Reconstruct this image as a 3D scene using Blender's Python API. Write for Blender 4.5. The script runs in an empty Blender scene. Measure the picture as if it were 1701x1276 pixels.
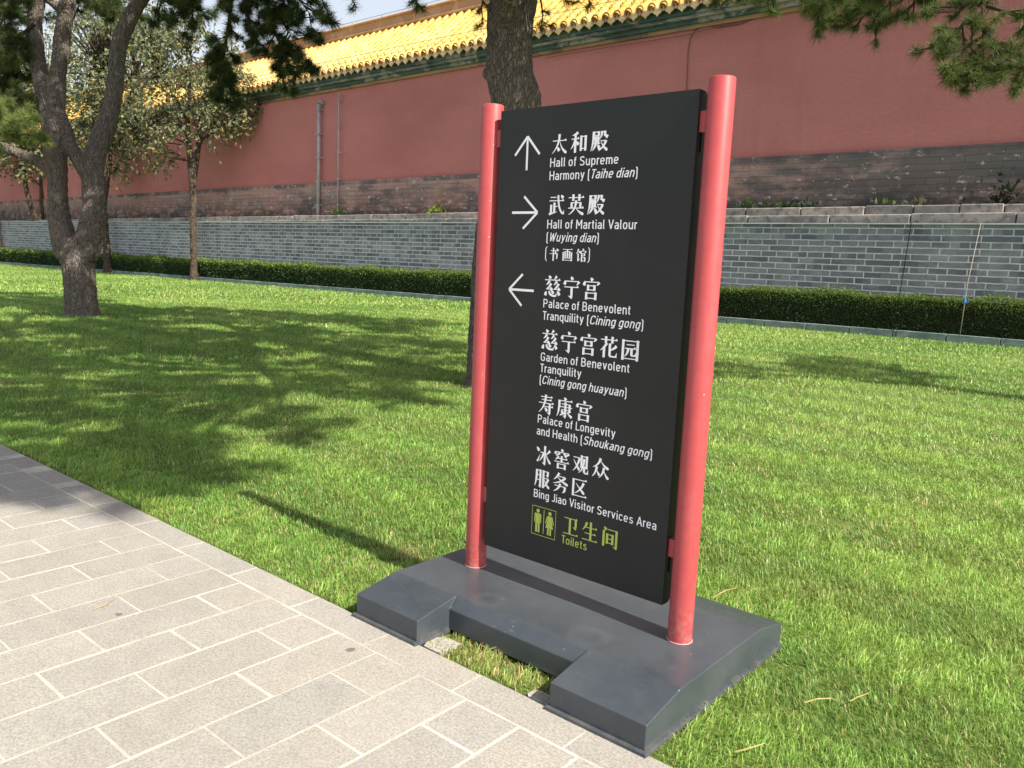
import bpy, math, random
import numpy as np
from mathutils import Vector, Matrix, noise

S = bpy.context.scene
COL = S.collection
random.seed(7)
RNG = np.random.default_rng(11)
R_ = math.radians

# ------------------------------------------------------------------ camera
CAM_H = 1.5
YAW, PITCH, ROLL, FPX, IW, IH = 0.70095, 0.14712, -0.04327, 1357.835, 1701.0, 1276.0
fwd = Vector((-math.sin(YAW)*math.cos(PITCH), math.cos(YAW)*math.cos(PITCH), -math.sin(PITCH)))
rgt0 = Vector((math.cos(YAW), math.sin(YAW), 0))
dwn0 = fwd.cross(rgt0)
rgt = math.cos(ROLL)*rgt0 + math.sin(ROLL)*dwn0
dwn = -math.sin(ROLL)*rgt0 + math.cos(ROLL)*dwn0
EYE = Vector((0, 0, CAM_H))
cd = bpy.data.cameras.new('camera')
cd.sensor_width = 36; cd.lens = FPX/IW*36
cd.clip_start = 0.05; cd.clip_end = 2000
cam = bpy.data.objects.new('camera', cd); COL.objects.link(cam)
M = Matrix.Identity(4)
for i in range(3):
    M[i][0] = rgt[i]; M[i][1] = -dwn[i]; M[i][2] = -fwd[i]; M[i][3] = EYE[i]
cam.matrix_world = M
S.camera = cam

# ------------------------------------------------------------------ sky, sun, exposure
SUN = Vector((2.102, -0.11, 2.15)).normalized()       # towards the sun
EL = math.asin(SUN.z); AZ = math.atan2(SUN.x, SUN.y)
w = bpy.data.worlds.new('World'); S.world = w; w.use_nodes = True
nt = w.node_tree
sky = nt.nodes.new('ShaderNodeTexSky'); sky.sky_type = 'NISHITA'; sky.sun_disc = False
sky.sun_elevation = EL; sky.sun_rotation = AZ
sky.air_density = 1.0; sky.dust_density = 3.0; sky.ozone_density = 1.0
bg = nt.nodes['Background']; bg.inputs['Strength'].default_value = 0.11
# thin autumn haze: the lower sky is whitened
_tc = nt.nodes.new('ShaderNodeTexCoord'); _sx = nt.nodes.new('ShaderNodeSeparateXYZ'); nt.links.new(_tc.outputs['Generated'], _sx.inputs[0])
_mr = nt.nodes.new('ShaderNodeMapRange'); nt.links.new(_sx.outputs[2], _mr.inputs[0])
for _i, _v in ((1, 0.0), (2, .75), (3, .8), (4, .15)): _mr.inputs[_i].default_value = _v
_mx = nt.nodes.new('ShaderNodeMix'); _mx.data_type = 'RGBA'; nt.links.new(_mr.outputs[0], _mx.inputs[0])
nt.links.new(sky.outputs[0], _mx.inputs[6]); _mx.inputs[7].default_value = (5.7, 5.85, 6.0, 1)
nt.links.new(_mx.outputs[2], bg.inputs['Color'])
sl = bpy.data.lights.new('sun', 'SUN'); sl.energy = 5.0; sl.angle = R_(0.55); sl.color = (1.0, 0.93, 0.80)
so = bpy.data.objects.new('sun', sl); COL.objects.link(so)
so.rotation_euler = SUN.to_track_quat('Z', 'Y').to_euler()
so.location = (20, -2, 20)
S.view_settings.view_transform = 'Standard'; S.view_settings.look = 'None'
S.view_settings.gamma = 1; S.view_settings.exposure = 0.75
S.cycles.max_bounces = 8; S.cycles.transparent_max_bounces = 8

def at(px, py, d):
    """world point seen at photograph pixel (px,py) at forward distance d"""
    return EYE + d*(fwd + rgt*((px-IW/2)/FPX) + dwn*((py-IH/2)/FPX))
def ground_z(x):
    return 0.0045*min(0.0, x+5.0)
def on_plane_y(px, py, y):
    v = at(px, py, 1.0)-EYE
    return EYE + v*(y/v.y)

# ------------------------------------------------------------------ helpers
def thing(name, label, cat, loc=(0,0,0), group=None):
    o = bpy.data.objects.new(name, None); COL.objects.link(o)
    o.empty_display_size = .2; o.location = loc
    tag(o, label, cat, group); return o
def tag(o, label=None, cat=None, group=None, kind=None):
    if label: o['label'] = label
    if cat: o['category'] = cat
    if group: o['group'] = group
    if kind: o['kind'] = kind
    return o
def link(name, me, mats, parent=None):
    o = bpy.data.objects.new(name, me); COL.objects.link(o)
    for m in (mats if isinstance(mats, (list, tuple)) else [mats]):
        if m: me.materials.append(m)
    if parent is not None:
        o.parent = parent
        o.matrix_parent_inverse = Matrix.Translation(-Vector(parent.location)) if parent.type == 'EMPTY' else Matrix.Identity(4)
    return o

class MB:
    def __init__(s): s.v = []; s.f = []; s.m = []
    def add(s, vs, fs, mi=0):
        b = len(s.v); s.v += [tuple(p) for p in vs]
        s.f += [tuple(b+i for i in f) for f in fs]; s.m += [mi]*len(fs)
    def box(s, lo, hi, mi=0):
        x0,y0,z0 = lo; x1,y1,z1 = hi
        s.add([(x0,y0,z0),(x1,y0,z0),(x1,y1,z0),(x0,y1,z0),(x0,y0,z1),(x1,y0,z1),(x1,y1,z1),(x0,y1,z1)],
              [(0,3,2,1),(4,5,6,7),(0,1,5,4),(1,2,6,5),(2,3,7,6),(3,0,4,7)], mi)
    def tube(s, pts, rad, n=8, mi=0, cap=True):
        pts = [Vector(p) for p in pts]
        if not hasattr(rad, '__len__'): rad = [rad]*len(pts)
        ring = []; up = None
        for i, p in enumerate(pts):
            t = (pts[min(i+1, len(pts)-1)]-pts[max(i-1, 0)]).normalized()
            if up is None:
                up = t.orthogonal().normalized()
            up = (up - t*up.dot(t)).normalized(); b = t.cross(up)
            ring += [p+rad[i]*(math.cos(a)*up+math.sin(a)*b) for a in [2*math.pi*k/n for k in range(n)]]
        fs = []
        for i in range(len(pts)-1):
            for k in range(n):
                fs.append((i*n+k, i*n+(k+1)%n, (i+1)*n+(k+1)%n, (i+1)*n+k))
        if cap:
            fs.append(tuple(range(n-1, -1, -1))); fs.append(tuple((len(pts)-1)*n+k for k in range(n)))
        s.add(ring, fs, mi)
    def prism_x(s, prof, x0, x1, mi=0, caps=True):
        """profile in (y,z), counter-clockwise seen from +x, extruded along x"""
        n = len(prof)
        s.add([(x0,y,z) for y,z in prof]+[(x1,y,z) for y,z in prof],
              [(k, n+k, n+(k+1)%n, (k+1)%n)[::-1] for k in range(n)] +
              ([tuple(range(n))[::-1], tuple(range(n, 2*n))] if caps else []), mi)
    def mesh(s, name, smooth=False):
        me = bpy.data.meshes.new(name); me.from_pydata(s.v, [], s.f); me.update()
        me.polygons.foreach_set('material_index', s.m)
        if smooth: me.polygons.foreach_set('use_smooth', [True]*len(me.polygons))
        return me
    def build(s, name, mats, parent=None, smooth=False, bevel=0, seg=2):
        o = link(name, s.mesh(name, smooth), mats, parent)
        if bevel:
            b = o.modifiers.new('bevel', 'BEVEL'); b.width = bevel; b.segments = seg
            b.limit_method = 'ANGLE'; b.angle_limit = R_(25); b.harden_normals = True
        return o

def np_mesh(name, V, F, col=None, smooth=False, nv=3):
    """V (n,3); F (m,nv) of one polygon size, or a list of such arrays"""
    Fs = F if isinstance(F, list) else [F]
    me = bpy.data.meshes.new(name)
    me.vertices.add(len(V)); me.vertices.foreach_set('co', np.ascontiguousarray(V, np.float32).ravel())
    loops = np.concatenate([f.ravel() for f in Fs]).astype(np.int32)
    tot = np.concatenate([np.full(len(f), f.shape[1], np.int32) for f in Fs])
    start = np.concatenate([[0], np.cumsum(tot)[:-1]]).astype(np.int32)
    me.loops.add(len(loops)); me.loops.foreach_set('vertex_index', loops)
    me.polygons.add(len(tot)); me.polygons.foreach_set('loop_start', start)
    try: me.polygons.foreach_set('loop_total', tot)
    except Exception: pass
    me.polygons.foreach_set('use_smooth', np.full(len(tot), bool(smooth)))
    me.update(calc_edges=True)
    if col is not None:
        a = me.color_attributes.new('col', 'FLOAT_COLOR', 'POINT')
        c = np.ones((len(V), 4), np.float32); c[:, :3] = col
        a.data.foreach_set('color', c.ravel())
    return me

# ------------------------------------------------------------------ materials
class Mat:
    def __init__(s, name, rough=.7, spec=.3):
        s.m = bpy.data.materials.new(name); s.m.use_nodes = True
        s.t = s.m.node_tree; s.b = s.t.nodes['Principled BSDF']
        s.b.inputs['Roughness'].default_value = rough
        s.b.inputs['Specular IOR Level'].default_value = spec
    def n(s, typ, **kw):
        nd = s.t.nodes.new('ShaderNode'+typ)
        ins = kw.pop('ins', {})
        for k, v in kw.items(): setattr(nd, k, v)
        for k, v in ins.items(): s.set(nd.inputs[k], v)
        return nd
    def set(s, sock, v):
        if isinstance(v, bpy.types.NodeSocket): s.t.links.new(v, sock)
        elif isinstance(v, bpy.types.Node): s.t.links.new(v.outputs[0], sock)
        else:
            if hasattr(sock.default_value, '__len__') and len(sock.default_value) == 4 and len(v) == 3: v = (*v, 1)
            sock.default_value = v
    def pos(s): return s.n('NewGeometry').outputs['Position']
    def vmul(s, v, k): return s.n('VectorMath', operation='MULTIPLY', ins={0: v, 1: k}).outputs[0]
    def noise(s, v, scale, detail=4, rough=.6):
        return s.n('TexNoise', ins={'Vector': v, 'Scale': scale, 'Detail': detail, 'Roughness': rough}).outputs['Fac']
    def ramp(s, fac, stops):
        r = s.n('ValToRGB', ins={'Fac': fac}); e = r.color_ramp.elements
        while len(e) < len(stops): e.new(.5)
        for el, (p, c) in zip(e, stops): el.position = p; el.color = (*c, 1) if hasattr(c, '__len__') else (c, c, c, 1)
        return r.outputs[0]
    def mix(s, f, a, b, mode='MIX'):
        m = s.n('Mix', data_type='RGBA', blend_type=mode)
        s.set(m.inputs[0], f); s.set(m.inputs[6], a); s.set(m.inputs[7], b)
        return m.outputs[2]
    def math(s, op, a, b=0.0, clamp=False):
        m = s.n('Math', operation=op, use_clamp=clamp); s.set(m.inputs[0], a); s.set(m.inputs[1], b); return m.outputs[0]
    def color(s, c): s.set(s.b.inputs['Base Color'], c); return s
    def bump(s, h, strength=.3, dist=.01):
        b = s.n('Bump', ins={'Strength': strength, 'Distance': dist, 'Height': h}); s.t.links.new(b.outputs[0], s.b.inputs['Normal']); return s
    def translucent(s, col, f):
        out = [n for n in s.t.nodes if n.type == 'OUTPUT_MATERIAL'][0]
        tr = s.n('BsdfTranslucent'); s.set(tr.inputs[0], col)
        mx = s.n('MixShader', ins={0: f}); s.t.links.new(s.b.outputs[0], mx.inputs[1]); s.t.links.new(tr.outputs[0], mx.inputs[2])
        s.t.links.new(mx.outputs[0], out.inputs[0]); return s

def simple(name, col, rough=.6, spec=.3, var=.12, scale=8):
    m = Mat(name, rough, spec)
    f = m.noise(m.pos(), scale, 5)
    lo = tuple(c*(1-var) for c in col); hi = tuple(min(1, c*(1+var)) for c in col)
    m.color(m.ramp(f, [(.3, lo), (.7, hi)])); return m

def attr_leaf(name, rough=.55, spec=.25, tr=.35, trmul=1.3):
    m = Mat(name, rough, spec)
    a = m.n('Attribute', attribute_name='col').outputs['Color']
    m.color(a)
    k = m.n('VectorMath', operation='SCALE', ins={0: a, 'Scale': trmul}).outputs[0]
    m.translucent(k, tr); return m.m

# plaster
m = Mat('red_plaster', .9, .1); p = m.pos()
f1 = m.noise(m.vmul(p, (.35, 1, .6)), 1.0, 6); f2 = m.noise(m.vmul(p, (1, 1, 2.5)), 5, 6, .7)
c = m.ramp(f1, [(.32, (.50, .177, .170)), (.5, (.55, .203, .194)), (.7, (.58, .224, .212))])
c = m.mix(.5, c, m.ramp(f2, [(.3, (.40, .145, .138)), (.7, (.54, .225, .205))]))
f4 = m.noise(m.vmul(p, (1.6, 1, .12)), 1.4, 5, .65)
c = m.mix(m.ramp(f4, [(.55, 0.0), (.75, .45)]), c, (.42, .16, .155))
f3 = m.noise(m.vmul(p, (.10, 1, .22)), 1.3, 3)
c = m.mix(m.ramp(f3, [(.45, 0.0), (.68, .55)]), c, (.40, .138, .134))
m.color(c); m.bump(f2, .35, .03); PLASTER = m.m

# old brick under the plaster
m = Mat('old_brick', .95, .1); p = m.pos()
sx = m.n('SeparateXYZ', ins={0: p}); uv = m.n('CombineXYZ', ins={0: sx.outputs[0], 1: sx.outputs[2]}).outputs[0]
wob = m.n('TexNoise', ins={'Vector': p, 'Scale': 1.7}).outputs['Color']
uvw = m.n('VectorMath', operation='ADD', ins={0: uv, 1: m.vmul(wob, (.05, .05, 0))}).outputs[0]
bk = m.n('TexBrick', offset=.5, ins={'Vector': uvw, 'Color1': (.34, .275, .25, 1), 'Color2': (.19, .172, .168, 1), 'Mortar': (.19, .165, .15, 1), 'Scale': 1, 'Mortar Size': .012, 'Mortar Smooth': .5, 'Bias': -.1, 'Brick Width': .62, 'Row Height': .19})
g1 = m.noise(m.vmul(p, (.35, 1, 1.1)), 1.2, 6, .65)
rx = m.n('MapRange', ins={0: sx.outputs[0], 1: -13.0, 2: -6.5, 3: 0.0, 4: .16}).outputs[0]
c = m.mix(m.math('SUBTRACT', m.ramp(g1, [(.30, 0.0), (.52, .85)]), m.math('MULTIPLY', rx, 3.0), True), bk.outputs[0], (.44, .25, .218))       # rubbed red wash
g2 = m.noise(m.vmul(p, (.30, 1, .8)), 1.0, 8, .68)
c = m.mix(m.ramp(m.math('ADD', g2, rx), [(.53, 0.0), (.62, .72)]), c, (.10, .098, .10))
zloc = m.math('SUBTRACT', sx.outputs[2], m.math('MULTIPLY', m.math('ADD', sx.outputs[0], 20.0), .006))
topc = m.n('MapRange', ins={0: zloc, 1: 4.88, 2: 4.93, 3: 0.0, 4: 1.0}).outputs[0]
c = m.mix(m.math('MULTIPLY', topc, m.ramp(m.noise(m.vmul(p, (1.1, 1, .2)), 1.0, 4), [(.42, .1), (.55, .8)])), c, (.105, .10, .105))   # darker topmost course                       # black weathering
hz = m.n('MapRange', ins={0: sx.outputs[2], 1: 3.2, 2: 4.7, 3: 1.0, 4: 0.0}).outputs[0]
g3 = m.noise(m.vmul(p, (.8, 1, 1.6)), 1.5, 8, .72)
damp = m.math('MULTIPLY', hz, m.ramp(g3, [(.38, 0.0), (.54, 1.25)]), True)
c = m.mix(m.math('MULTIPLY', damp, .9), c, (.06, .058, .052))                            # damp moss band at the foot
g4 = m.noise(m.vmul(p, (1.0, 1, 2.0)), 2.6, 8, .72)
c = m.mix(m.ramp(g4, [(.595, 0.0), (.63, .9)]), c, (.50, .45, .43))                       # spalled lime
m.color(c); m.bump(m.math('ADD', bk.outputs['Fac'], m.math('MULTIPLY', g4, -1.2)), .7, -.03); OLDBRICK = m.m

# grey brick
m = Mat('grey_brick', .75, .25); p = m.pos()
sx = m.n('SeparateXYZ', ins={0: p}); uv = m.n('CombineXYZ', ins={0: sx.outputs[0], 1: sx.outputs[2]}).outputs[0]
wob = m.n('TexNoise', ins={'Vector': p, 'Scale': 4.0}).outputs['Color']
uvw = m.n('VectorMath', operation='ADD', ins={0: uv, 1: m.vmul(wob, (.03, .022, 0))}).outputs[0]
bk = m.n('TexBrick', offset=.5, offset_frequency=2, squash=.5, squash_frequency=2,
         ins={'Vector': uvw, 'Color1': (.270, .274, .318, 1), 'Color2': (.140, .143, .175, 1), 'Mortar': (.60, .60, .64, 1), 'Scale': 1, 'Mortar Size': .017, 'Mortar Smooth': .25, 'Bias': .0, 'Brick Width': .92, 'Row Height': .168})
g = m.noise(m.vmul(p, (1, 1, 1.5)), 1.6, 6, .65); g2 = m.noise(m.vmul(p, (2.2, 1, 6)), 3, 5, .7)
c = m.mix(m.ramp(g, [(.45, 0.0), (.72, .55)]), bk.outputs[0], (.40, .425, .46))
c = m.mix(m.ramp(g2, [(.5, 0.0), (.75, .65)]), c, (.115, .118, .14))
wn = m.n('TexWhiteNoise', noise_dimensions='2D', ins={'Vector': m.n('VectorMath', operation='FLOOR', ins={0: m.vmul(uvw, (2.17, 5.95, 1))}).outputs[0]}).outputs['Value']
c = m.mix(m.math('MULTIPLY', m.ramp(wn, [(.70, 0.0), (.74, .55)]), m.math('SUBTRACT', 1.0, bk.outputs['Fac'])), c, (.085, .088, .108))
m.color(c); m.bump(bk.outputs['Fac'], .35, -.015); GREYBRICK = m.m

m = Mat('ledge_stone', .9, .15); p = m.pos()
f = m.noise(m.vmul(p, (.35, 1, 1)), 1.4, 3); g = m.noise(p, 4.5, 8, .72)
c = m.ramp(f, [(.35, (.20, .19, .185)), (.5, (.31, .285, .265)), (.65, (.40, .36, .31))])
c = m.mix(m.ramp(g, [(.48, 0.0), (.62, .75)]), c, (.10, .097, .09)); m.color(c); m.bump(g, .6, .04); STONE = m.m
CAPSTRIP = simple('wall_cap', (.62, .68, .69), .5, .4, .1, 3).m
m = Mat('kerb_stone', .85, .2); p = m.pos(); f = m.noise(m.vmul(p, (1, 1, 2)), 2.2, 6, .7)
m.color(m.ramp(f, [(.32, (.11, .155, .15)), (.55, (.21, .27, .26)), (.75, (.33, .40, .385))])); KERB = m.m

# glazed tiles
def glaze(name, a, b, c2, rough=.22, sc=(2.2, 3.0, 3.0)):
    m = Mat(name, rough, .5); p = m.pos()
    cell = m.n('TexVoronoi', ins={'Vector': m.vmul(p, sc), 'Scale': 1.0}).outputs['Color']
    f = m.n('SeparateXYZ', ins={0: cell}).outputs[0]
    g = m.noise(p, 1.2, 5)
    c = m.mix(m.ramp(g, [(.4, 0.0), (.75, .5)]), m.ramp(f, [(0, a), (.6, b), (1, c2)]), a)
    m.color(c); m.bump(m.noise(p, 9, 3), .12, .01); return m.m
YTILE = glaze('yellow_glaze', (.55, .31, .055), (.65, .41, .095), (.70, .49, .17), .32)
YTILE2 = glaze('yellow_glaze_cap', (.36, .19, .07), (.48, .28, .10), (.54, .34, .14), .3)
DRIPM = glaze('drip_glaze', (.60, .40, .16), (.72, .52, .26), (.78, .62, .36), .3)
RIDGEM = glaze('ridge_glaze', (.36, .17, .06), (.46, .24, .09), (.52, .30, .14), .35, (1.1, 3, .4))
def cornice_mat(name, cols, k=.9):
    m = Mat(name, .5, .4); p = m.pos()
    f = m.noise(m.vmul(p, (k, 1, 2.2)), 2.0, 7, .75); c = m.ramp(f, cols)
    cell = m.n('SeparateXYZ', ins={0: m.n('TexVoronoi', ins={'Vector': m.vmul(p, (1.05, 0, 1.6)), 'Scale': 1.0}).outputs['Color']}).outputs[0]
    f2 = m.noise(p, 3.1, 6, .7)
    pick = m.math('MULTIPLY', m.ramp(cell, [(.60, 0.0), (.64, 1.0)]), m.ramp(f2, [(.40, 0.0), (.52, .85)]))
    c = m.mix(pick, c, (.33, .30, .25) if k > .5 else (.30, .15, .07))
    c = m.mix(m.ramp(m.noise(m.vmul(p, (.5, 1, 1)), 1.1, 5), [(.50, 0.0), (.60, .7)]), c, (.045, .05, .042))
    m.color(c); return m.m
GREENC = cornice_mat('green_glaze', [(.35, (.020, .055, .045)), (.5, (.035, .085, .066)), (.62, (.06, .10, .08)), (.72, (.24, .24, .20))])
PALEC = cornice_mat('worn_cornice', [(.34, (.035, .06, .05)), (.46, (.10, .12, .10)), (.55, (.28, .27, .24)), (.68, (.36, .33, .29))], .6)
OCHREC = cornice_mat('ochre_cornice', [(.35, (.22, .16, .12)), (.52, (.36, .21, .07)), (.7, (.33, .25, .18))], .35)

# sign paints
m = Mat('post_paint', .45, .35); f = m.noise(m.pos(), 30, 4)
p = m.pos(); c = m.ramp(f, [(.3, (.385, .060, .064)), (.7, (.425, .072, .076))])
c = m.mix(m.ramp(m.noise(m.vmul(p, (1, 1, .25)), 9, 5, .7), [(.5, 0.0), (.8, .35)]), c, (.46, .13, .13))          # chalky fading
sp = m.n('TexVoronoi', ins={'Vector': p, 'Scale': 26.0}); pk = m.ramp(m.n('SeparateXYZ', ins={0: sp.outputs['Color']}).outputs[0], [(.80, 0.0), (.82, 1.0)])
c = m.mix(m.math('MULTIPLY', pk, m.ramp(sp.outputs['Distance'], [(.06, .7), (.09, 0.0)])), c, (.60, .40, .38))     # chips
ft = m.n('MapRange', ins={0: m.n('SeparateXYZ', ins={0: p}).outputs[2], 1: .14, 2: .36, 3: .5, 4: 0.0}).outputs[0]
c = m.mix(m.math('MULTIPLY', ft, m.ramp(m.noise(p, 40, 5, .7), [(.45, 0.0), (.65, 1.0)])), c, (.42, .26, .22))      # dust at the foot
m.color(c); REDP = m.m
m = Mat('panel_paint', .50, .3); f = m.noise(m.pos(), 3, 5)
m.color(m.ramp(f, [(.3, (.0165, .017, .0185)), (.7, (.0215, .022, .0235))])); m.bump(m.noise(m.pos(), 900, 2), .06, .0005); PANELP = m.m
m = Mat('base_paint', .36, .45); p = m.pos()
f = m.noise(p, 3.2, 6, .65); f2 = m.noise(p, 60, 3)
m.color(m.ramp(f, [(.3, (.044, .054, .067)), (.7, (.060, .071, .085))]))
sp = m.n('TexVoronoi', ins={'Vector': p, 'Scale': 14.0}).outputs['Distance']
dust = m.ramp(sp, [(.03, 1.0), (.045, 0.0)])
m.color(m.mix(m.math('MULTIPLY', dust, .6), m.b.inputs['Base Color'].links[0].from_socket, (.35, .35, .36)))
c0 = m.b.inputs['Base Color'].links[0].from_socket
wobp = m.n('VectorMath', operation='ADD', ins={0: p, 1: m.vmul(m.n('TexNoise', ins={'Vector': p, 'Scale': 12.0}).outputs['Color'], (.03, .03, 0))}).outputs[0]
for cx_, cy_, r_ in ((-1.60, 2.40, .062), (-2.08, 2.38, .055)):                 # dried puddle rings
    dd = m.n('VectorMath', operation='DISTANCE', ins={0: wobp, 1: (cx_+.015, cy_+.015, .141)}).outputs['Value']
    ringf = m.ramp(m.math('ABSOLUTE', m.math('SUBTRACT', dd, r_)), [(.0, .14), (.035, 0.0)])
    c0 = m.mix(m.math('MULTIPLY', ringf, m.ramp(f2, [(.3, .5), (.6, 1.0)])), c0, (.16, .165, .175))
szb = m.n('SeparateXYZ', ins={0: p}).outputs[2]
foot = m.math('MULTIPLY', m.n('MapRange', ins={0: szb, 1: 0.0, 2: .035, 3: 1.0, 4: 0.0}).outputs[0], m.ramp(m.noise(p, 18, 5, .7), [(.42, 0.0), (.62, .55)]))
c0 = m.mix(foot, c0, (.20, .18, .15))                                            # soil splashed on the foot
scr = m.noise(m.vmul(p, (9, 40, 3)), 2.0, 4, .6)
c0 = m.mix(m.ramp(scr, [(.66, 0.0), (.72, .35)]), c0, (.17, .175, .18))
film = m.noise(p, 5.0, 6, .7); c0 = m.mix(m.ramp(film, [(.42, 0.0), (.72, .35)]), c0, (.105, .113, .122))
m.color(c0)
m.set(m.b.inputs['Roughness'], m.ramp(f, [(.3, .24), (.7, .42)])); m.bump(f, .05, .02); BASEP = m.m
WHITEV = simple('white_vinyl', (.88, .88, .93), .5, .3, .02).m
GREENV = simple('lime_vinyl', (.42, .50, .10), .5, .3, .03).m
DARK = simple('dark_slot', (.008, .008, .008), .8, .1).m

# paving
m = Mat('paving_slab', .82, .22); p = m.pos()
a = m.n('Attribute', attribute_name='col').outputs['Color']
f = m.noise(p, 2.2, 6, .6); f2 = m.noise(p, 110, 4, .75); f3 = m.noise(p, 9, 6, .7)
c = m.mix(1.0, a, m.ramp(f, [(.3, (.92, .92, .925)), (.7, (1.02, 1.02, 1.01))]), 'MULTIPLY')
c = m.mix(1.0, c, m.ramp(f2, [(.34, (.66, .66, .66)), (.62, (1.12, 1.12, 1.12))]), 'MULTIPLY')
c = m.mix(1.0, c, m.ramp(f3, [(.35, (.92, .92, .92)), (.65, (1.03, 1.03, 1.02))]), 'MULTIPLY')
vs = m.n('TexVoronoi', ins={'Vector': m.n('VectorMath', operation='ADD', ins={0: p, 1: m.vmul(m.n('TexNoise', ins={'Vector': p, 'Scale': 40.0}).outputs['Color'], (.03, .03, .03))}).outputs[0], 'Scale': 3.1})
spot = m.math('MULTIPLY', m.ramp(vs.outputs['Distance'], [(.045, 1.0), (.07, 0.0)]), m.ramp(m.n('SeparateXYZ', ins={0: vs.outputs['Color']}).outputs[0], [(.55, 0.0), (.58, 1.0)]))
c = m.mix(m.math('MULTIPLY', spot, .7), c, (.08, .075, .07))
st_ = m.noise(p, 1.3, 6, .65); c = m.mix(m.ramp(st_, [(.52, 0.0), (.72, .35)]), c, (.27, .25, .22))
m.color(c); m.bump(m.math('ADD', f2, f3), .25, .004); SLAB = m.m
m = Mat('mortar', .9, .1); f = m.noise(m.pos(), 2.6, 7, .75)
m.color(m.ramp(f, [(.34, (.32, .295, .25)), (.52, (.50, .46, .40)), (.66, (.70, .68, .63))])); MORTAR = m.m

# lawn soil
m = Mat('lawn_soil', .95, .1); p = m.pos()
f = m.noise(p, 1.1, 6); f2 = m.noise(p, 25, 5, .7)
c = m.ramp(f2, [(.3, (.07, .10, .022)), (.55, (.12, .17, .04)), (.75, (.22, .20, .08))])
m.color(c); m.bump(f2, .6, .02); SOIL = m.m
GRASSM = attr_leaf('grass_blade', .42, .45, .36, 1.25)
NEEDLEM = attr_leaf('pine_needle', .5, .3, .30, 1.3)
LEAFM = attr_leaf('persimmon_leaf', .55, .35, .28, 1.4)
HEDGEM = attr_leaf('hedge_leaf', .5, .3, .3, 1.3)
HEDGECOREM = simple('hedge_dark_core', (.030, .030, .018), .9, .1).m
FRUITM = simple('persimmon_skin', (.50, .33, .06), .4, .4, .25, 3).m
def bark(name, cols, k):
    m = Mat(name, .95, .1); p = m.pos()
    v = m.n('TexVoronoi', feature='DISTANCE_TO_EDGE', ins={'Vector': m.vmul(m.n('VectorMath', operation='ADD', ins={0: p, 1: m.vmul(m.n('TexNoise', ins={'Vector': p, 'Scale': 5.0}).outputs['Color'], (.12, .12, .2))}).outputs[0], (k, k, k*.24)), 'Scale': 1.0}).outputs['Distance']
    f = m.noise(m.vmul(p, (1, 1, .4)), 14, 7, .72); g = m.noise(p, 2.2, 4)
    c = m.ramp(f, [(.28, cols[0]), (.5, cols[1]), (.72, cols[2])])
    c = m.mix(m.ramp(g, [(.42, 0.0), (.68, .5)]), c, cols[3])
    c = m.mix(m.ramp(v, [(.0, .5), (.10, 0.0)]), c, cols[0])
    m.color(c); m.bump(m.math('ADD', m.ramp(v, [(0, 0.0), (.16, 1.0)]), m.math('MULTIPLY', f, .9)), .9, .03); return m.m
PBARK = bark('pine_bark', [(.09, .075, .065), (.20, .172, .15), (.32, .28, .245), (.25, .20, .165)], 30)
FBARK = bark('persimmon_bark', [(.03, .024, .02), (.075, .06, .048), (.15, .12, .095), (.16, .11, .07)], 9)
TWIGM = simple('twig_bark', (.055, .042, .032), .9, .1, .2, 20).m
DRYTWIG = simple('dry_twig', (.42, .31, .14), .8, .2, .2, 30).m
PIPEM = simple('zinc_pipe', (.34, .34, .36), .5, .4, .2, 3).m
CABLEM = simple('wall_cable', (.17, .075, .07), .7, .2).m
STICKM = simple('bamboo_stick', (.36, .32, .27), .6, .3).m
BLUEM = simple('blue_tie', (.05, .20, .55), .5, .3).m
CONCR = simple('concrete_bit', (.36, .34, .31), .85, .15, .3, 22).m

# ------------------------------------------------------------------ ground
X0, X1 = -125.0, 14.0
mb = MB()
xs = [-400, -125, -80, -50, -30, -20, -12, -5, 14, 60]
zs = [ground_z(max(x, -125)) for x in xs]
for i in range(len(xs)-1):
    mb.add([(xs[i], -60, zs[i]-.012), (xs[i+1], -60, zs[i+1]-.012), (xs[i+1], 300, zs[i+1]-.012), (xs[i], 300, zs[i]-.012)], [(0, 1, 2, 3)])
tag(mb.build('lawn_ground', SOIL), kind='structure')

# path: mortar sheet with separate slabs laid on it
PY = 2.105
mb = MB()
pxs = [-60, -30, -5, 6]
for i in range(3):
    a, b = pxs[i], pxs[i+1]
    mb.add([(a, -6, ground_z(a)+.0009), (b, -6, ground_z(b)+.0009), (b, PY-.004, ground_z(b)+.0009), (a, PY-.004, ground_z(a)+.0009)], [(0, 1, 2, 3)])
path = tag(mb.build('path', MORTAR), kind='structure')
sv, sf, sc, scol = [], [], [], []
def slab(x0, x1, y0, y1):
    g = .0016+.0040*random.random()
    j = lambda: random.uniform(-.0018, .0018)
    z = ground_z((x0+x1)/2)+.0012+random.uniform(0, .0009)
    x0 += g+j(); x1 -= g+j(); y0 += g+j(); y1 -= g+j(); e = .0015
    b = len(sv)
    ring = [(x0, y0), (x1, y0), (x1, y1), (x0, y1)]
    inn = [(x0+e, y0+e), (x1-e, y0+e), (x1-e, y1-e), (x0+e, y1-e)]
    sv.extend([(x, y, z-.007) for x, y in ring]+[(x, y, z-.0015) for x, y in ring]+[(x, y, z) for x, y in inn])
    sf.extend([(b+k, b+(k+1) % 4, b+4+(k+1) % 4, b+4+k) for k in range(4)]+[(b+4+k, b+4+(k+1) % 4, b+8+(k+1) % 4, b+8+k) for k in range(4)]+[(b+8, b+9, b+10, b+11)])
    k = random.uniform(.95, 1.04); t = random.uniform(-.006, .006)
    scol.extend([(.368*k+t, .346*k, .316*k-t)]*12)
JL = 1.945
x = -60.3
while x < 5:
    slab(x, x+.487, JL, PY); x += .487
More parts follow.
